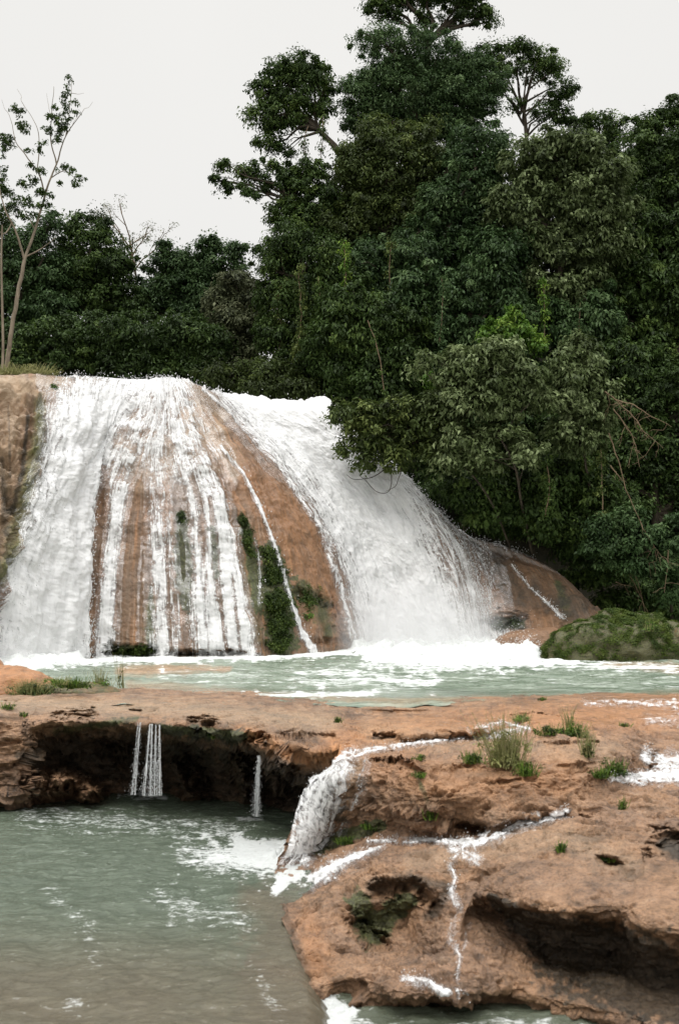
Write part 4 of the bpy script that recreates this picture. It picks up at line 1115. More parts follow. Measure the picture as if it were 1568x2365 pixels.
# --- bushes leaning over the torrent
tree('overhanging_bush', 'olive bush leaning left over the white torrent, its lowest twigs trailing', 'bush', 42.0, [(1230, 1400), (1120, 1130), (960, 1020)],
     [(800,945,34,22),(845,960,40,30),(900,945,44,30),(800,990,24,20,.6),(830,1020,34,24,.7),(880,1010,48,40),(950,960,52,36),(950,1030,50,32),(850,1062,36,18,.6),(905,1065,34,18,.8),(1000,1000,50,40),(790,1040,14,10,.4),(765,965,12,12,.3)], 'olive', 31, r0=.07, L=.2, crad=.36, nleaf=85, tint0=.5, yb=47.2, droop=.7,
     limbs=[([(900,1075),(860,1102),(820,1106),(800,1096)], .022, .008), ([(905,1080),(900,1130),(880,1138),(850,1118),(830,1095)], .018, .008), ([(925,1080),(915,1120),(890,1135)], .018, .006)])
tree('overhanging_bush', 'large pale-leaved bush above the middle of the dark hollow, lit leaf clusters drooping', 'bush', 41.5, [(1250, 1400), (1190, 1100), (1120, 960)],
     [(1000,820,30,14,.5),(965,845,26,12,.5),(1080,830,50,30),(1150,815,50,30),(1060,880,56,34),(1130,880,60,36),(1200,860,50,34),(1020,930,50,34),(1100,940,60,36),(1180,930,56,36),(1240,910,46,34),(1070,1010,60,34),(1150,1010,60,32),(1210,1050,50,26),(1120,1060,56,24),(1040,1060,40,22)], 'pale', 32, r0=.08, L=.24, crad=.42, nleaf=80, tint0=.6, yb=47.2, droop=.9)
tree('overhanging_bush', 'yellow-green young shrub poking up behind the pale bush', 'bush', 42.5, [(1250, 1100), (1185, 860), (1185, 800)],
     [(1185,722,18,14,.7),(1160,750,26,18),(1210,760,26,20),(1180,785,40,22),(1240,800,22,20,.7),(1010,880,26,18,.7),(1130,770,24,18,.8)], 'bright', 33, r0=.06, L=.2, crad=.32, nleaf=70, yb=47.2)
tree('overhanging_bush', 'compact pale bush right of centre with bright leaf tips beside the dead branches', 'bush', 42.0, [(1390, 1300), (1350, 1060), (1335, 960)],
     [(1330,800,36,24),(1370,830,34,24),(1340,870,56,32),(1300,900,40,30),(1380,900,40,30),(1340,940,60,32),(1310,990,46,28),(1370,985,46,28),(1340,1025,50,22),(1290,850,36,28)], 'pale', 34, r0=.08, L=.22, crad=.4, nleaf=80, tint0=.56, yb=47.2, droop=.8)
tree('overhanging_bush', 'dark green curtain of foliage hanging over the hollow, under the compact pale bush', 'bush', 43.2, [(1330, 1400), (1290, 1160)],
     [(1260,1090,56,36),(1320,1080,60,40),(1230,1140,46,32),(1300,1150,56,40),(1370,1130,56,46),(1180,1110,46,30),(1120,1120,50,26),(1060,1120,50,30),(1350,1200,50,36),(1420,1170,46,44),(1280,1220,50,34,1,1.5),(1210,1200,46,34,1,1.5),(1340,1270,50,30,1,1.6),(1150,1210,40,26,1,1.8),(1150,1165,50,34),(1215,1180,50,34),(1085,1140,46,28),(1265,1200,46,34),(1110,1190,34,22),(1400,1310,46,30,1,2),(1480,1360,50,34,1,2.4),(1560,1340,50,40,1,2.4),(1350,1330,46,30,1,2.4),(1430,1385,46,22,1,2.4),(1530,1395,46,22,1,2.4)], 'dark', 35, r0=.08, tint0=.42, L=.22, yb=47.2, droop=.9)
tree('overhanging_bush', 'low leafy bush at lower right, hanging just above the mossy boulder', 'bush', 41.6, [(1560, 1420), (1510, 1290), (1450, 1240)],
     [(1400,1220,46,26),(1450,1200,40,28),(1380,1262,40,20),(1440,1262,50,26),(1500,1240,44,30),(1470,1300,46,22),(1530,1300,44,32),(1420,1300,34,16,.8),(1560,1240,46,50),(1550,1360,30,22,.7)], 'blue', 36, r0=.1, L=.19, crad=.38, tint0=.5, yb=46.5, droop=.7)
tree('overhanging_bush', 'small dark bush sunk in the black hollow beside the upper edge of the brown slope', 'bush', 45.4, [(1160, 1400), (1105, 1190)],
     [(1060,1160,36,24),(1110,1170,40,26),(1080,1205,34,16,.8),(1160,1190,40,26),(1000,1120,36,24)], 'dark', 37, r0=.08, tint0=.3, yb=47.5)

# --- trees behind the crest, left
tree('rainforest_tree', 'dark leafy tree at the left edge behind the slender pale tree', 'tree', 56, [(40, 880), (40, 700)],
     [(20,545,36,30),(70,560,40,34),(120,520,30,26),(-40,560,50,60),(30,620,56,44),(100,620,50,44),(40,700,66,50),(110,710,56,50),(-50,700,60,60)], 'blue', 41, r0=.26, group=G_L)
tree('rainforest_tree', 'dense round-topped tree behind the crest, left of the thin leafless tree', 'tree', 57, [(215, 900), (215, 680)],
     [(170,520,26,18),(205,502,22,14,.9),(235,520,26,20),(180,560,44,34),(250,560,44,36),(200,620,60,44),(270,620,44,40),(160,680,56,44),(240,690,60,44),(300,690,40,44)], 'dark', 42, r0=.26, tint0=.30, group=G_L)
tree('rainforest_tree', 'dark twin-topped tree in the middle of the left forest, beneath the open sky', 'tree', 58, [(430, 900), (430, 700)],
     [(390,578,32,22),(365,610,30,26),(420,615,40,34),(470,578,30,24),(510,570,34,20),(545,590,28,28,.9),(560,622,18,14,.6),(490,620,46,36),(400,670,56,40),(470,680,60,44),(350,690,44,50)], 'blue', 43, r0=.28, tint0=.38, group=G_L)
tree('rainforest_tree', 'greyish pale-crowned tree at the right end of the left forest, beside the vine-hung tree', 'tree', 54, [(560, 930), (560, 760)],
     [(545,655,40,26),(500,690,36,26),(580,680,40,32),(540,730,50,36),(600,740,34,36),(520,790,50,34),(580,800,50,36),(560,850,60,34)], 'grey', 44, r0=.24, L=.22, tint0=.4, group=G_L)
tree('rainforest_tree', 'low dark undergrowth tree right above the left half of the crest', 'tree', 52.5, [(150, 920), (150, 800)],
     [(40,790,60,44),(120,780,60,44),(190,800,60,44),(60,840,60,30),(150,845,66,30),(-40,790,60,60)], 'dark', 45, r0=.2, tint0=.34, group=G_L)
tree('rainforest_tree', 'low dark undergrowth tree right above the top of the dome', 'tree', 52, [(350, 930), (350, 810)],
     [(270,780,60,50),(350,790,60,50),(420,780,60,50),(300,845,66,30),(390,850,66,30),(460,860,50,30),(480,790,50,50)], 'dark', 46, r0=.2, tint0=.3, group=G_L)
tree('rainforest_tree', 'low brownish thicket tree between the dome and the torrent lip', 'tree', 49.5, [(590, 960), (590, 870)],
     [(540,880,50,26),(600,895,50,26),(660,905,50,22),(710,905,44,24),(500,860,40,24),(640,860,46,30)], 'olive', 47, r0=.16, tint0=.22, group=G_L)

# the canopy between the skyline crowns: every patch of it belongs to the nearest tree
def inside(u, v):
    if u < 605:
        top = np.interp(u, [-60, 0, 60, 150, 200, 280, 312, 345, 400, 470, 540, 575, 605], [560, 560, 560, 545, 545, 590, 690, 640, 600, 600, 620, 670, 660]); bot = 885
    else:
        top = np.interp(u, [605, 640, 680, 750, 785, 805, 840, 900, 1080, 1125, 1140, 1185, 1290, 1330, 1440, 1470, 1640], [610, 520, 450, 420, 350, 215, 150, 130, 120, 200, 340, 350, 325, 345, 345, 320, 290])
        bot = np.interp(u, [605, 760, 900, 1000, 1640], [915, 920, 940, 1120, 1330])
    return top + 25 < v < bot
rf = np.random.default_rng(77)
for u0 in range(-260, 1960, 50):
    for v0 in range(140, 1340, 44):
        u = u0 + rf.uniform(-24, 24); v = v0 + rf.uniform(-20, 20)
        ru, rv = rf.uniform(30, 52), rf.uniform(24, 40)
        if not inside(u, v): continue
        best = None
        for i, (a, k) in enumerate(PEND):
            if a[0] != 'rainforest_tree': continue
            d = min(math.hypot(lb[0] - u, lb[1] - v) for lb in a[5])
            d += abs(a[4][0][0] - u) * .15
            if best is None or d < best[0]: best = (d, i)
        a, k = PEND[best[1]]
        k.setdefault('extra', []).append((u, v, ru, rv, .9, rf.uniform(-.3, 1.6)))
for a, k in PEND:
    ex = k.pop('extra', [])
    a = list(a); a[5] = a[5] + ex
    build_tree(*a, **k)

# slender pale tree, hand laid
def slender():
    Y = 44.0; r = np.random.default_rng(5)
    base = pY(12, 868, Y)
    t = empty('slender_tree', base, 'slender pale-barked tree with scattered tufts of leaves at the left edge, above the crest', 'tree')
    TB = Buf(); LB = Buf()
    def br(p, r0, r1):
        q = crom(np.array([pY(a, b, Y + c) for (a, b, c) in p]), 6 * len(p))
        q += fbm(q * 1.3, 2)[:, None] * .05
        TB.tube(q, np.linspace(r0, r1, len(q)), 7); return q
    br([(14,872,0),(24,790,0),(38,700,0),(50,640,0),(58,600,0)], .095, .07)
    br([(58,600,0),(82,530,.1),(105,450,.2),(130,380,.3),(152,315,.3),(190,260,.4)], .062, .010)
    br([(58,600,0),(45,550,-.2),(28,515,-.4),(12,480,-.5),(0,430,-.6)], .05, .02)
    br([(62,592,0),(95,575,.1),(130,548,.2)], .035, .01)
    br([(105,450,.2),(90,400,.1),(62,360,0),(38,330,0),(30,290,0)], .035, .01)
    br([(130,380,.3),(118,320,.2),(120,270,.1),(125,200,0)], .03, .008)
    br([(120,410,.3),(150,395,.5),(180,415,.6)], .025, .008)
    br([(88,390,.1),(92,330,0),(85,290,-.1),(60,250,-.1)], .022, .007)
    br([(82,530,.1),(65,500,0),(50,470,-.1)], .028, .01)
    br([(152,315,.3),(160,270,.4),(165,215,.5),(168,180,.5)], .022, .006)
    br([(28,515,-.4),(10,540,-.5),(-20,520,-.5)], .03, .01)
    for (a, b, c, d) in [(190,260,215,235),(120,270,108,215),(60,250,40,205),(30,290,5,230),(165,215,195,215),(152,315,190,262),(20,500,60,482)]:
        TB.tube(wiggle(pY(a, b, Y), pY(c, d, Y + .3), 8, .08, 0, a), np.linspace(.012, .004, 8), 4)
    pads = [(42,250,14,9),(55,260,10,7),(45,288,18,9),(18,322,20,10),(60,300,12,7),(158,187,8,9),(156,215,7,8),(128,248,8,5),(148,232,6,12),(176,240,8,7),(155,252,9,6),
            (178,262,10,7),(152,270,12,9),(120,270,16,9),(140,285,14,12),(108,300,14,8),(132,315,18,9),(140,297,14,10),(100,332,9,6),(66,350,8,6),(55,425,18,9),(30,480,22,16),(60,460,18,10),(78,415,14,8),
            (100,395,18,7),(142,385,22,7),(168,392,12,6),(140,425,8,5),(178,408,12,6),(190,418,9,7),(172,428,8,6),(95,445,16,9),(80,475,18,9),(62,500,14,9),(20,440,20,14),(10,340,9,30),(5,420,12,40),(105,470,12,8),(20,510,14,8),(85,500,12,7),(0,500,26,30),(120,450,9,6),(66,380,9,6),(92,345,8,5)]
    for (u, v, ru, rv) in pads:
        K = max(3, int(ru * rv / 18))
        cc = pY(u, v, Y) + r.normal(size=(K, 3)) * np.array([ru, ru, rv]) * px(Y) * .55
        V, Q, T = clump_leaves(cc, np.full(K, .14), unit(K, r), 17, .14, r, .6, .4)
        LB.add(V, Q, a=T)
    TB.build('trunk', M['palebark'], parent=t, loc=base); LB.build('crown', M['leaf_dark'], parent=t, loc=base, smooth=False)
slender()
def thin_trunk(name, label, cat, Y, ppts, r0, r1, mat='palebark', seed=0, twigs=0, leafn=0, leaf='dark'):
    base = pY(ppts[0][0], ppts[0][1], Y)
    t = empty(name, base, label, cat)
    TB = Buf(); r = np.random.default_rng(seed)
    def grow(pp, a, b, depth):
        TB.tube(pp, np.linspace(a, b, len(pp)), 6 if depth < 1 else 4)
        if depth >= 3: return [pp[-1]]
        ends = []
        for k in range(twigs if depth == 0 else 3):
            i = int(r.integers(len(pp) // 2, len(pp)))
            d = pp[i] - pp[max(0, i - 3)]; d /= np.linalg.norm(d) + 1e-9
            d = d + r.normal(size=3) * .55; d[2] += .25; d /= np.linalg.norm(d)
            L_ = np.linalg.norm(pp[-1] - pp[0]) * r.uniform(.25, .5) * (.75 if depth == 0 else 1)
            ends += grow(wiggle(pp[i], pp[i] + d * L_, 7, .1, 0, int(r.integers(1e6))), a * .42, b * .5, depth + 1)
        return ends
    q = crom(np.array([pY(a, b, Y) for (a, b) in ppts]), 6 * len(ppts))
    ends = grow(q, r0, r1, 0 if twigs else 3)
    TB.build('trunk', M[mat], parent=t, loc=base)
    if leafn:
        E = np.array(ends)
        V, Q, T = clump_leaves(E, np.full(len(E), .35), unit(len(E), r), leafn, .13, r, .3, .6)
        LB = Buf(); LB.add(V, Q, a=T); LB.build('crown', M['leaf_' + leaf], parent=t, loc=base, smooth=False)
    return t
thin_trunk('slender_tree', 'thin half-bare trunk standing at the very left edge beside the slender tufted tree', 'tree', 43.5, [(6,870),(8,800),(6,700),(4,600),(6,520)], .07, .04, seed=2)
thin_trunk('bare_tree', 'thin nearly leafless tree with a fan of fine twigs against the sky, behind the crest', 'tree', 60, [(306,860),(314,740),(318,670),(308,600),(300,560)], .12, .035, 'twig', 8, twigs=8, leafn=9, leaf='grey')

# dead branches and hanging lianas on the right
def sticks(name, label, cat, Y, lines, mat='twig', side=3, seed=0, rad=.025):
    B = Buf(); r = np.random.default_rng(seed)
    for ln in lines:
        q = crom(np.array([pY(a, b, Y) for (a, b) in ln]), 8 * len(ln))
        q += fbm(q * 2 + seed, 2)[:, None] * .06
        B.tube(q, np.linspace(rad, rad * .3, len(q)), 5)
        for k in range(side * len(ln)):
            i = int(r.integers(3, len(q)))
            d = np.array([r.normal() * .5, r.normal() * .3, -abs(r.normal()) * .7 - .1]) * r.uniform(.3, .8)
            s = wiggle(q[i], q[i] + d, 7, .15, 0, int(r.integers(1e6)))
            B.tube(s, np.linspace(rad * .4, rad * .15, 7), 4)
            s2 = wiggle(s[3], s[3] + d * .5 + r.normal(size=3) * .12, 5, .15, 0, int(r.integers(1e6)))
            B.tube(s2, np.linspace(rad * .25, rad * .12, 5), 4)
    return tag(B.build(name, M[mat]), label, cat)
sticks('dead_branch', 'bare dead branch forking down to the right, beside the compact pale bush', 'dead branch', 41.4,
       [[(1395,905),(1420,925),(1455,955),(1490,1000),(1530,1035)], [(1415,945),(1445,985),(1465,1020),(1475,1080)], [(1420,925),(1460,935),(1500,960),(1550,985)]], seed=1, rad=.03)
sticks('dead_branch', 'long thin dead stem running down through the low leafy bush to the boulder', 'dead branch', 41.0,
       [[(1405,1000),(1425,1060),(1445,1130),(1475,1200),(1500,1250),(1535,1295)], [(1408,1075),(1440,1115)]], seed=2, side=1, rad=.026)
sticks('dead_branch', 'bare hanging twig with a crooked tip at the lower right, above the mossy boulder', 'dead branch', 41.0,
       [[(1542,1270),(1540,1310),(1534,1368)]], seed=3, side=1, rad=.022)
sticks('dead_branch', 'grey dead stems leaning on the bank just behind the mossy boulder', 'dead branch', 42.0,
       [[(1450,1280),(1470,1340),(1490,1420)], [(1445,1300),(1462,1345),(1500,1425)], [(1420,1345),(1460,1355)]], seed=4, side=1, rad=.024)
def vine(label, Y, ln, leafn, seed, leaf='dark', L=.16, rad=.02, name='hanging_vine'):
    r = np.random.default_rng(seed)
    base = pY(*ln[-1], Y)
    t = empty(name, base, label, 'vine', 'vines hanging from the right-bank trees')
    q = crom(np.array([pY(a, b, Y) for (a, b) in ln]), 10 * len(ln))
    q += fbm(q * 1.1 + seed, 2)[:, None] * np.array([.12, .1, 0])
    TB = Buf(); TB.tube(q, rad, 5); TB.build('stem', M['twig'], parent=t, loc=base)
    i = r.integers(0, len(q), max(6, leafn // 16))
    cc = q[i] + r.normal(size=(len(i), 3)) * .08
    V, Q, T = clump_leaves(cc, np.full(len(i), .22), unit(len(i), r), 16, L, r, 1.0, .6)
    LB = Buf(); LB.add(V, Q, a=T); LB.build('foliage', M['leaf_' + leaf], parent=t, loc=base, smooth=False)
vine('leafy green vine hanging beside the pale tree trunk, on its left', 48.5, [(1253,650),(1256,700),(1258,760),(1252,800)], 500, 1, 'bright')
vine('thin vine with few leaves hanging right of the pale tree trunk', 48.5, [(1340,700),(1336,760),(1345,830),(1350,860)], 300, 2, 'blue')
vine('long vine hanging down the left part of the right-bank forest, above the torrent', 49.5, [(792,560),(796,640),(785,720),(790,800)], 700, 3, 'bright')
vine('vine-wrapped stem hanging at the shoulder of the vine-hung tree', 50.5, [(660,640),(640,700),(650,760),(640,830)], 600, 4, 'olive')
vine('vine dangling from the crown that leans left, over the sky gap', 55, [(745,270),(748,310),(742,350),(750,400)], 400, 5, 'dark')
vine('tangled vine below the diagonal bare limb, touching the sky', 55, [(710,290),(702,330),(706,370),(715,400)], 260, 6, 'dark')
vine('vine hanging in front of the dark centre of the bank above the pale bush', 47.5, [(1020,640),(1022,700),(1016,790)], 420, 7, 'blue')
vine('bare-looking vine hanging through the dark leaves just above the overhanging olive bush', 46.5, [(850,740),(868,790),(880,850),(885,900)], 90, 8, 'dark')
vine('leafy curtain vine hanging in the left part of the bank, nearest the torrent lip', 49, [(690,620),(694,720),(688,820)], 900, 9, 'olive')
vine('leafy curtain vine trailing beside the vine-hung tree, second from the torrent lip', 49, [(735,640),(742,740),(738,860)], 800, 10, 'dark')
vine('vine trailing over the hollow, below the right end of the pale bush', 41.5, [(1262,1060),(1268,1120),(1262,1190)], 420, 11, 'dark')
vine('vine strings hanging in the shade between the compact pale bush and the leafy low bush', 41.6, [(1385,1040),(1388,1110),(1392,1190)], 260, 12, 'olive')
vine('long stringy vine down the centre of the bank, under the olive-topped crown', 49.5, [(905,560),(900,640),(910,740)], 500, 13, 'olive')
# ------------------------------------------------------------------ boulders
def boulder(name, label, cat, u0, u1, vtop, vbase, Y, mat, attr, seed, depth=1.2, amp=1.0, peak=.5, scatter=None):
    cx = ((u0 + u1) / 2 - CX) * px(Y); hw = (u1 - u0) / 2 * px(Y)
    zt = pY((u0 + u1) / 2, vtop, Y)[2]; zb = pY((u0 + u1) / 2, vbase, Y)[2]
    n, m = 200, 110
    th = np.linspace(0, 2 * np.pi, n); ph = np.linspace(-.35, np.pi / 2, m)
    TH_, PH = np.meshgrid(th, ph, indexing='ij')
    c = np.sign(np.cos(TH_)) * np.abs(np.cos(TH_)) ** .9
    x = c * np.cos(PH) ** .8 * hw if False else np.cos(TH_) * np.cos(PH) * hw
    x = x + np.sin(PH).clip(0) * (peak - .5) * hw
    y = np.sin(TH_) * np.cos(PH) * hw * depth
    z = np.sign(np.sin(PH)) * np.abs(np.sin(PH)) ** .85 * (zt - zb)
    P = np.stack([x + cx, y + Y, z + zb], -1)
    P[-1] = P[0]
    cen = np.array([cx, Y, zb])
    nn = P - cen; nn /= np.linalg.norm(nn, axis=-1)[..., None]
    P = P + nn * ((fbm(P * .9 + seed, 4) * .35 + fbm(P * 3.5 + seed, 3) * .06) * amp * min(1, hw / 1.5))[..., None]
    a = dict(orange=np.full(P.shape[:2], attr[0]), moss=np.full(P.shape[:2], attr[1]) , stain_shade=np.full(P.shape[:2], attr[2]), pale=np.zeros(P.shape[:2]))
    base = (cx, Y, zb)
    o = new_mesh(name, P, [grid_faces(n, m)], M[mat], a, loc=base)
    tag(o, label, cat)
    return o, P
mb, MP = boulder('mossy_boulder', 'long low boulder covered in green moss, standing in the pool at the right edge', 'boulder', 1244, 1610, 1418, 1524, 33.2, 'rock', (.3, .6, 0), 3, .55, 1.0, .6)
b2, _ = boulder('mossy_boulder', 'second mossy rock with bare tan patches, cut off by the right edge of the picture', 'boulder', 1490, 1760, 1432, 1528, 32.9, 'rock', (.5, .5, 0), 8, .5, .7, .5)
boulder('low_rock', 'smooth bare brown rock shelf between the torrent foot and the mossy boulder', 'rock', 1130, 1330, 1450, 1500, 38.5, 'dome', (.2, .1, .15), 5, .5, .4, .7)
boulder('low_rock', 'tan grassy rock at the left edge, between the pool and the terrace', 'rock', -120, 150, 1548, 1612, 21.2, 'rock', (.7, .12, 0), 6, .7, .8, .45)
boulder('low_rock', 'low brown rock tapering right of the grassy one, topped with green weeds', 'rock', 90, 285, 1572, 1600, 21.0, 'rock', (.5, .5, .1), 9, .7, .6, .3)
boulder('low_rock', 'small tan rock poking in from the left edge beside the white foot of the fall', 'rock', -80, 18, 1512, 1545, 27.2, 'rock', (.8, 0, 0), 12, .8, .6, .4)

# moss carpet on the boulder
def scatter_on(P, n, mask, L, leaf, name, seed, h=.04, tint0=.62):
    r = np.random.default_rng(seed)
    nr = grid_normals(P); nr *= np.sign((nr * (P - P.mean((0, 1)))).sum(-1))[..., None]
    w_ = (mask / mask.sum()).ravel()
    ii = r.choice(len(w_), n, p=w_)
    c = P.reshape(-1, 3)[ii] + nr.reshape(-1, 3)[ii] * r.uniform(0, h, (n, 1)) + r.normal(0, L * .7, (n, 3)) * np.array([1, 1, .3])
    N = nr.reshape(-1, 3)[ii] + r.normal(size=(n, 3)) * .5 + np.array([0, 0, .4]); N /= np.linalg.norm(N, axis=1)[:, None]
    D = r.normal(size=(n, 3)) + np.array([0, 0, -.3])
    s = L * r.uniform(.6, 1.3, n)
    V, Q = leaf_quads(c, N, D, s, s * .5)
    tn = np.clip(tint0 + fbm(c * 2.2, 3) * .5 + r.normal(0, .12, n), 0, 1)
    B = Buf(); B.add(V, Q, a=np.repeat(tn, 4))
    return B
nrm_ = MP[..., 2] > 0.02
mk = nrm_ * sstep(-.30, .05, fbm(MP * 1.6 + 2, 4)) + 1e-6
B = scatter_on(MP, 60000, mk * sstep(-.25, .2, fbm(MP * 4 + 8, 3)) + 1e-6, .05, 'moss', 'moss', 5)
B.build('moss', M['leaf_moss'], parent=mb, loc=tuple(mb.location), smooth=False)
_, MP2 = b2, _
mk = (MP2[..., 2] > .15) * sstep(-.02, .15, fbm(MP2 * 1.6 + 5, 4)) + 1e-6
B = scatter_on(MP2, 14000, mk, .055, 'moss', 'moss', 6)
B.build('moss', M['leaf_moss'], parent=b2, loc=tuple(b2.location), smooth=False)

# ------------------------------------------------------------------ small plants
DU, DV = proj(gp)
def on_dome(u, v):
    d = np.hypot(DU - u, DV - v); i = np.argmin(d + (gp[..., 1] - 30) * .0)
    return gp.reshape(-1, 3)[i]
def fern_patch(label, spots, L, seed, leaf='moss', where=on_dome, name='fern_clump', cat='ferns', n=60, rad=.2, tint0=.4):
    r = np.random.default_rng(seed); B = Buf()
    cc = []
    for (u, v, ru, rv, k) in spots:
        for j in range(k):
            a, b = r.normal(0, .45), r.normal(0, .45)
            cc.append(where(u + a * ru, v + b * rv))
    cc = np.array(cc) + np.array([0, -.06, 0])
    V, Q, T = clump_leaves(cc, np.full(len(cc), rad), np.tile(np.array([0, -.7, .4]), (len(cc), 1)), n, L, r, 1.0, tint0)
    B.add(V, Q, a=T)
    c = cc.mean(0); base = (float(c[0]), float(c[1]), float(cc[:, 2].min()))
    o = B.build(name, M['leaf_' + leaf], loc=base, smooth=False)
    return tag(o, label, cat)
fern_patch('tall dark green fern clump clinging to the brown flank of the dome', [(622,1280,14,18,26),(632,1330,24,30,46),(645,1390,34,32,60),(650,1440,30,30,50),(648,1485,24,20,34)], .09, 1, 'moss', n=70, rad=.17, tint0=.36)
fern_patch('narrow fern strip on the dome left of the tall fern clump, higher up', [(562,1205,10,14,12),(572,1240,10,20,16),(578,1280,8,16,8)], .08, 2, 'moss', n=55, rad=.15, tint0=.36)
fern_patch('scattered weeds on the pitted rock right of the tall fern clump', [(712,1385,24,26,32)], .09, 3, 'moss', n=32, rad=.14)
fern_patch('tiny bright green sprig on the flank, near the right foot of the dome', [(715,1422,8,8,4)], .1, 33, 'bright', n=18, rad=.12)
fern_patch('dark fern clump under the foot of the dome, between the two leftmost streams', [(275,1505,14,7,14),(310,1502,20,8,20),(342,1500,12,8,12)], .08, 4, 'moss', n=50, rad=.16, tint0=.25)
fern_patch('small dark tuft growing on the dome between the middle streams', [(420,1195,8,12,9)], .08, 5, 'moss', n=45, rad=.13, tint0=.2)
fern_patch('dark weeds at the foot of the brown slope on the right, above the rock shelf', [(1150,1442,16,9,16),(1190,1438,14,8,12)], .09, 6, 'moss', n=45, rad=.2, tint0=.25)
fern_patch('green weeds on top of the tan rock, left of the fall crest', [(128,895,5,3,9)], .09, 7, 'bright', n=26, rad=.14, tint0=.2)

def on_any(u, v): return on_rock(u, v)
def tuft(label, u, v, w_, h, seed, leaf='moss', n=90, blades=.4, name='weed_tuft', cat='weed', p=None, group=None, thick=.006, lean=0.0):
    """low bushy weed with upright blades: w, h in metres"""
    r = np.random.default_rng(seed)
    b = on_any(u, v) if p is None else np.array(p)
    t = empty(name, tuple(b), label, cat, group)
    LB = Buf(); SB = Buf()
    K = max(5, int(n / 7))
    cc = b + np.stack([r.normal(0, w_ * .42, K), r.normal(0, w_ * .3, K), np.abs(r.normal(0, h * .28, K)) + .01], -1)
    V, Q, T = clump_leaves(cc, np.full(K, max(.035, min(w_, h) * .32)), np.tile([0, -.2, .8], (K, 1)), 16, max(.03, .16 * min(w_, h) + .02), r, .1, .42)
    LB.add(V, Q, a=T)
    for k in range(int(n * blades)):
        x = r.normal(0, w_ * .35); y = r.normal(0, w_ * .25)
        hh = h * r.uniform(.5, 1.25)
        tip = b + np.array([x * 1.5 + r.normal(0, .18) * hh + lean * hh, y + r.normal(0, .15) * hh, hh])
        root = b + np.array([x, y, -.01])
        q = wiggle(root, tip, 6, .08, .03, int(r.integers(1e6)))
        q[:, 0] += lean * .0
        SB.tube(q, np.linspace(thick, thick * .25, 6), 3, a=r.uniform(.3, 1))
    LB.build('foliage', M['leaf_' + leaf], parent=t, loc=b, smooth=False)
    if blades: SB.build('stems', M['leaf_straw' if leaf != 'moss' else 'leaf_bright'], parent=t, loc=b)
    return t
tuft('tall pale green grass clump in the middle of the terrace, beside the rill', 1165, 1765, .26, .52, 1, 'straw', 260, .8, 'grass_clump', 'grass', thick=.005)
tuft('dark weeds at the left foot of the tall pale grass clump', 1085, 1760, .12, .14, 2, 'moss', 120, .45)
tuft('dark weeds at the right foot of the tall pale grass clump', 1215, 1785, .13, .14, 3, 'moss', 120, .45)
tuft('broad low green bush on the terrace, behind and right of the tall grass clump', 1265, 1694, .22, .14, 4, 'moss', 180, .25)
tuft('dark twin of the broad bush with a few tall stems, joined to its right side', 1325, 1694, .20, .17, 5, 'moss', 180, .3)
tuft('upright wispy green plant growing from the top of the broad terrace bush', 1312, 1680, .08, .30, 6, 'bright', 60, .5)
tuft('dry brown spiky plant on the right part of the terrace', 1360, 1742, .10, .30, 7, 'olive', 90, .7)
tuft('round dark green bush on the terrace near the right-hand white rill', 1425, 1785, .18, .17, 8, 'moss', 200, .25)
tuft('smaller leafy bush just left of the round dark one on the terrace', 1385, 1790, .13, .10, 9, 'moss', 130, .45)
tuft('tiny weed on bare rock at right, below the white rill', 1437, 1862, .05, .12, 10, 'moss', 50, .5)
tuft('small dark weed on the lower right rock slope, upper of two', 1292, 1962, .05, .09, 11, 'moss', 70, .3)
tuft('flat dark weed patch on the lower right rock slope, lower of two', 1412, 1990, .13, .06, 12, 'moss', 110, .45)
tuft('small round weed beside the upper rill, its upper one', 972, 1750, .05, .06, 13, 'moss', 50, .45)
tuft('small round weed beside the upper rill, its lower one', 968, 1788, .07, .05, 14, 'moss', 60, .45)
tuft('weed in a cleft of the middle rock slope', 990, 1890, .07, .10, 15, 'moss', 70, .3)
tuft('trailing dark weeds on the shaded rock beside the small cascade, left', 800, 1945, .14, .08, 16, 'moss', 140, .45)
tuft('trailing green weeds on the shaded rock above the lower rill', 855, 1920, .12, .07, 17, 'moss', 120, .45)
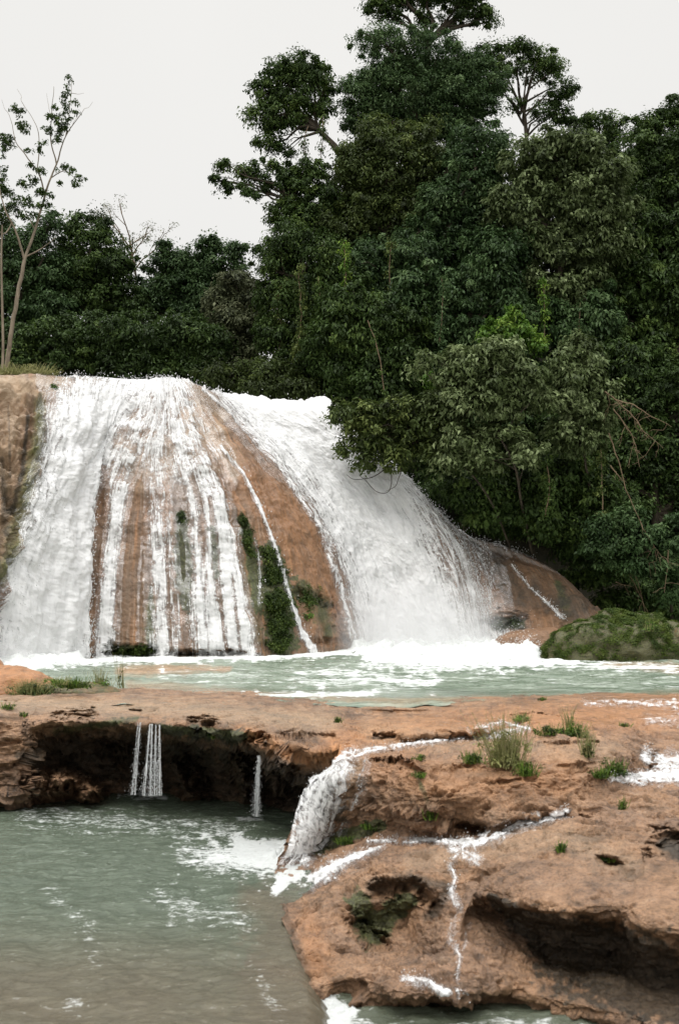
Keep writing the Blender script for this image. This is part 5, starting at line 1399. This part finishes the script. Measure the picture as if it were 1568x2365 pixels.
tuft('lone small weed on the far terrace edge, below the pool', 1255, 1612, .08, .06, 18, 'moss', 50, .45)
tuft('lone small weed on the terrace top above the cave, right of centre', 780, 1662, .07, .08, 19, 'moss', 50, .45)
tuft('small plant on the terrace right of the broad bush', 1440, 1672, .10, .06, 20, 'moss', 60, .45)
tuft('green tuft on the terrace at the far left, upper', 20, 1632, .16, .10, 21, 'moss', 90, .3)
tuft('green tuft on the terrace at the far left, lower', 55, 1648, .07, .08, 22, 'moss', 50, .3)
tuft('bright green sprig hanging from the cave roof', 488, 1708, .04, .10, 23, 'bright', 40, .3)
tuft('thin grass growing behind the broad terrace bush, over the dark slit', 1200, 1660, .15, .10, 24, 'bright', 130, .5)
tuft('wide dark grass tuft in front of the tan rock at the left edge', 70, 1600, .40, .26, 25, 'olive', 420, .6, 'grass_clump', 'grass', p=pz(75, 1606, .05))
tuft('green grass tuft on the tapering brown rock at left', 175, 1590, .30, .18, 26, 'moss', 260, .5, 'grass_clump', 'grass', p=pz(170, 1588, .22))
tuft('leafy green plant with tall thin stems at the tip of the left rocks', 235, 1570, .22, .34, 27, 'bright', 160, .35, 'grass_clump', 'grass', p=pz(235, 1590, .12))
tuft('dry leafless stems standing at the left of the pool edge', 285, 1575, .10, .62, 28, 'olive', 14, .8, 'dry_stems', 'grass', p=pz(280, 1588, .1))
tuft('bushy light green weed on the ridge of the tan rock at the left edge', 130, 1562, .28, .14, 29, 'bright', 160, .3, 'grass_clump', 'grass', p=pz(135, 1580, .30))
tuft('yellowing grass fringe on top of the left cliff, beside the slender tree', 80, 865, .9, .35, 30, 'straw', 500, .5, 'grass_clump', 'grass', p=pY(75, 868, 38.2), thick=.012)
tuft('yellowing grass fringe at the very left end of the cliff top', 15, 865, .7, .35, 31, 'straw', 400, .5, 'grass_clump', 'grass', p=pY(15, 868, 37.8), thick=.012)
tuft('bright leafy sprig on the right shoulder of the mossy boulder', 1500, 1450, .18, .30, 32, 'bright', 110, .2, p=pY(1500, 1458, 32.0))
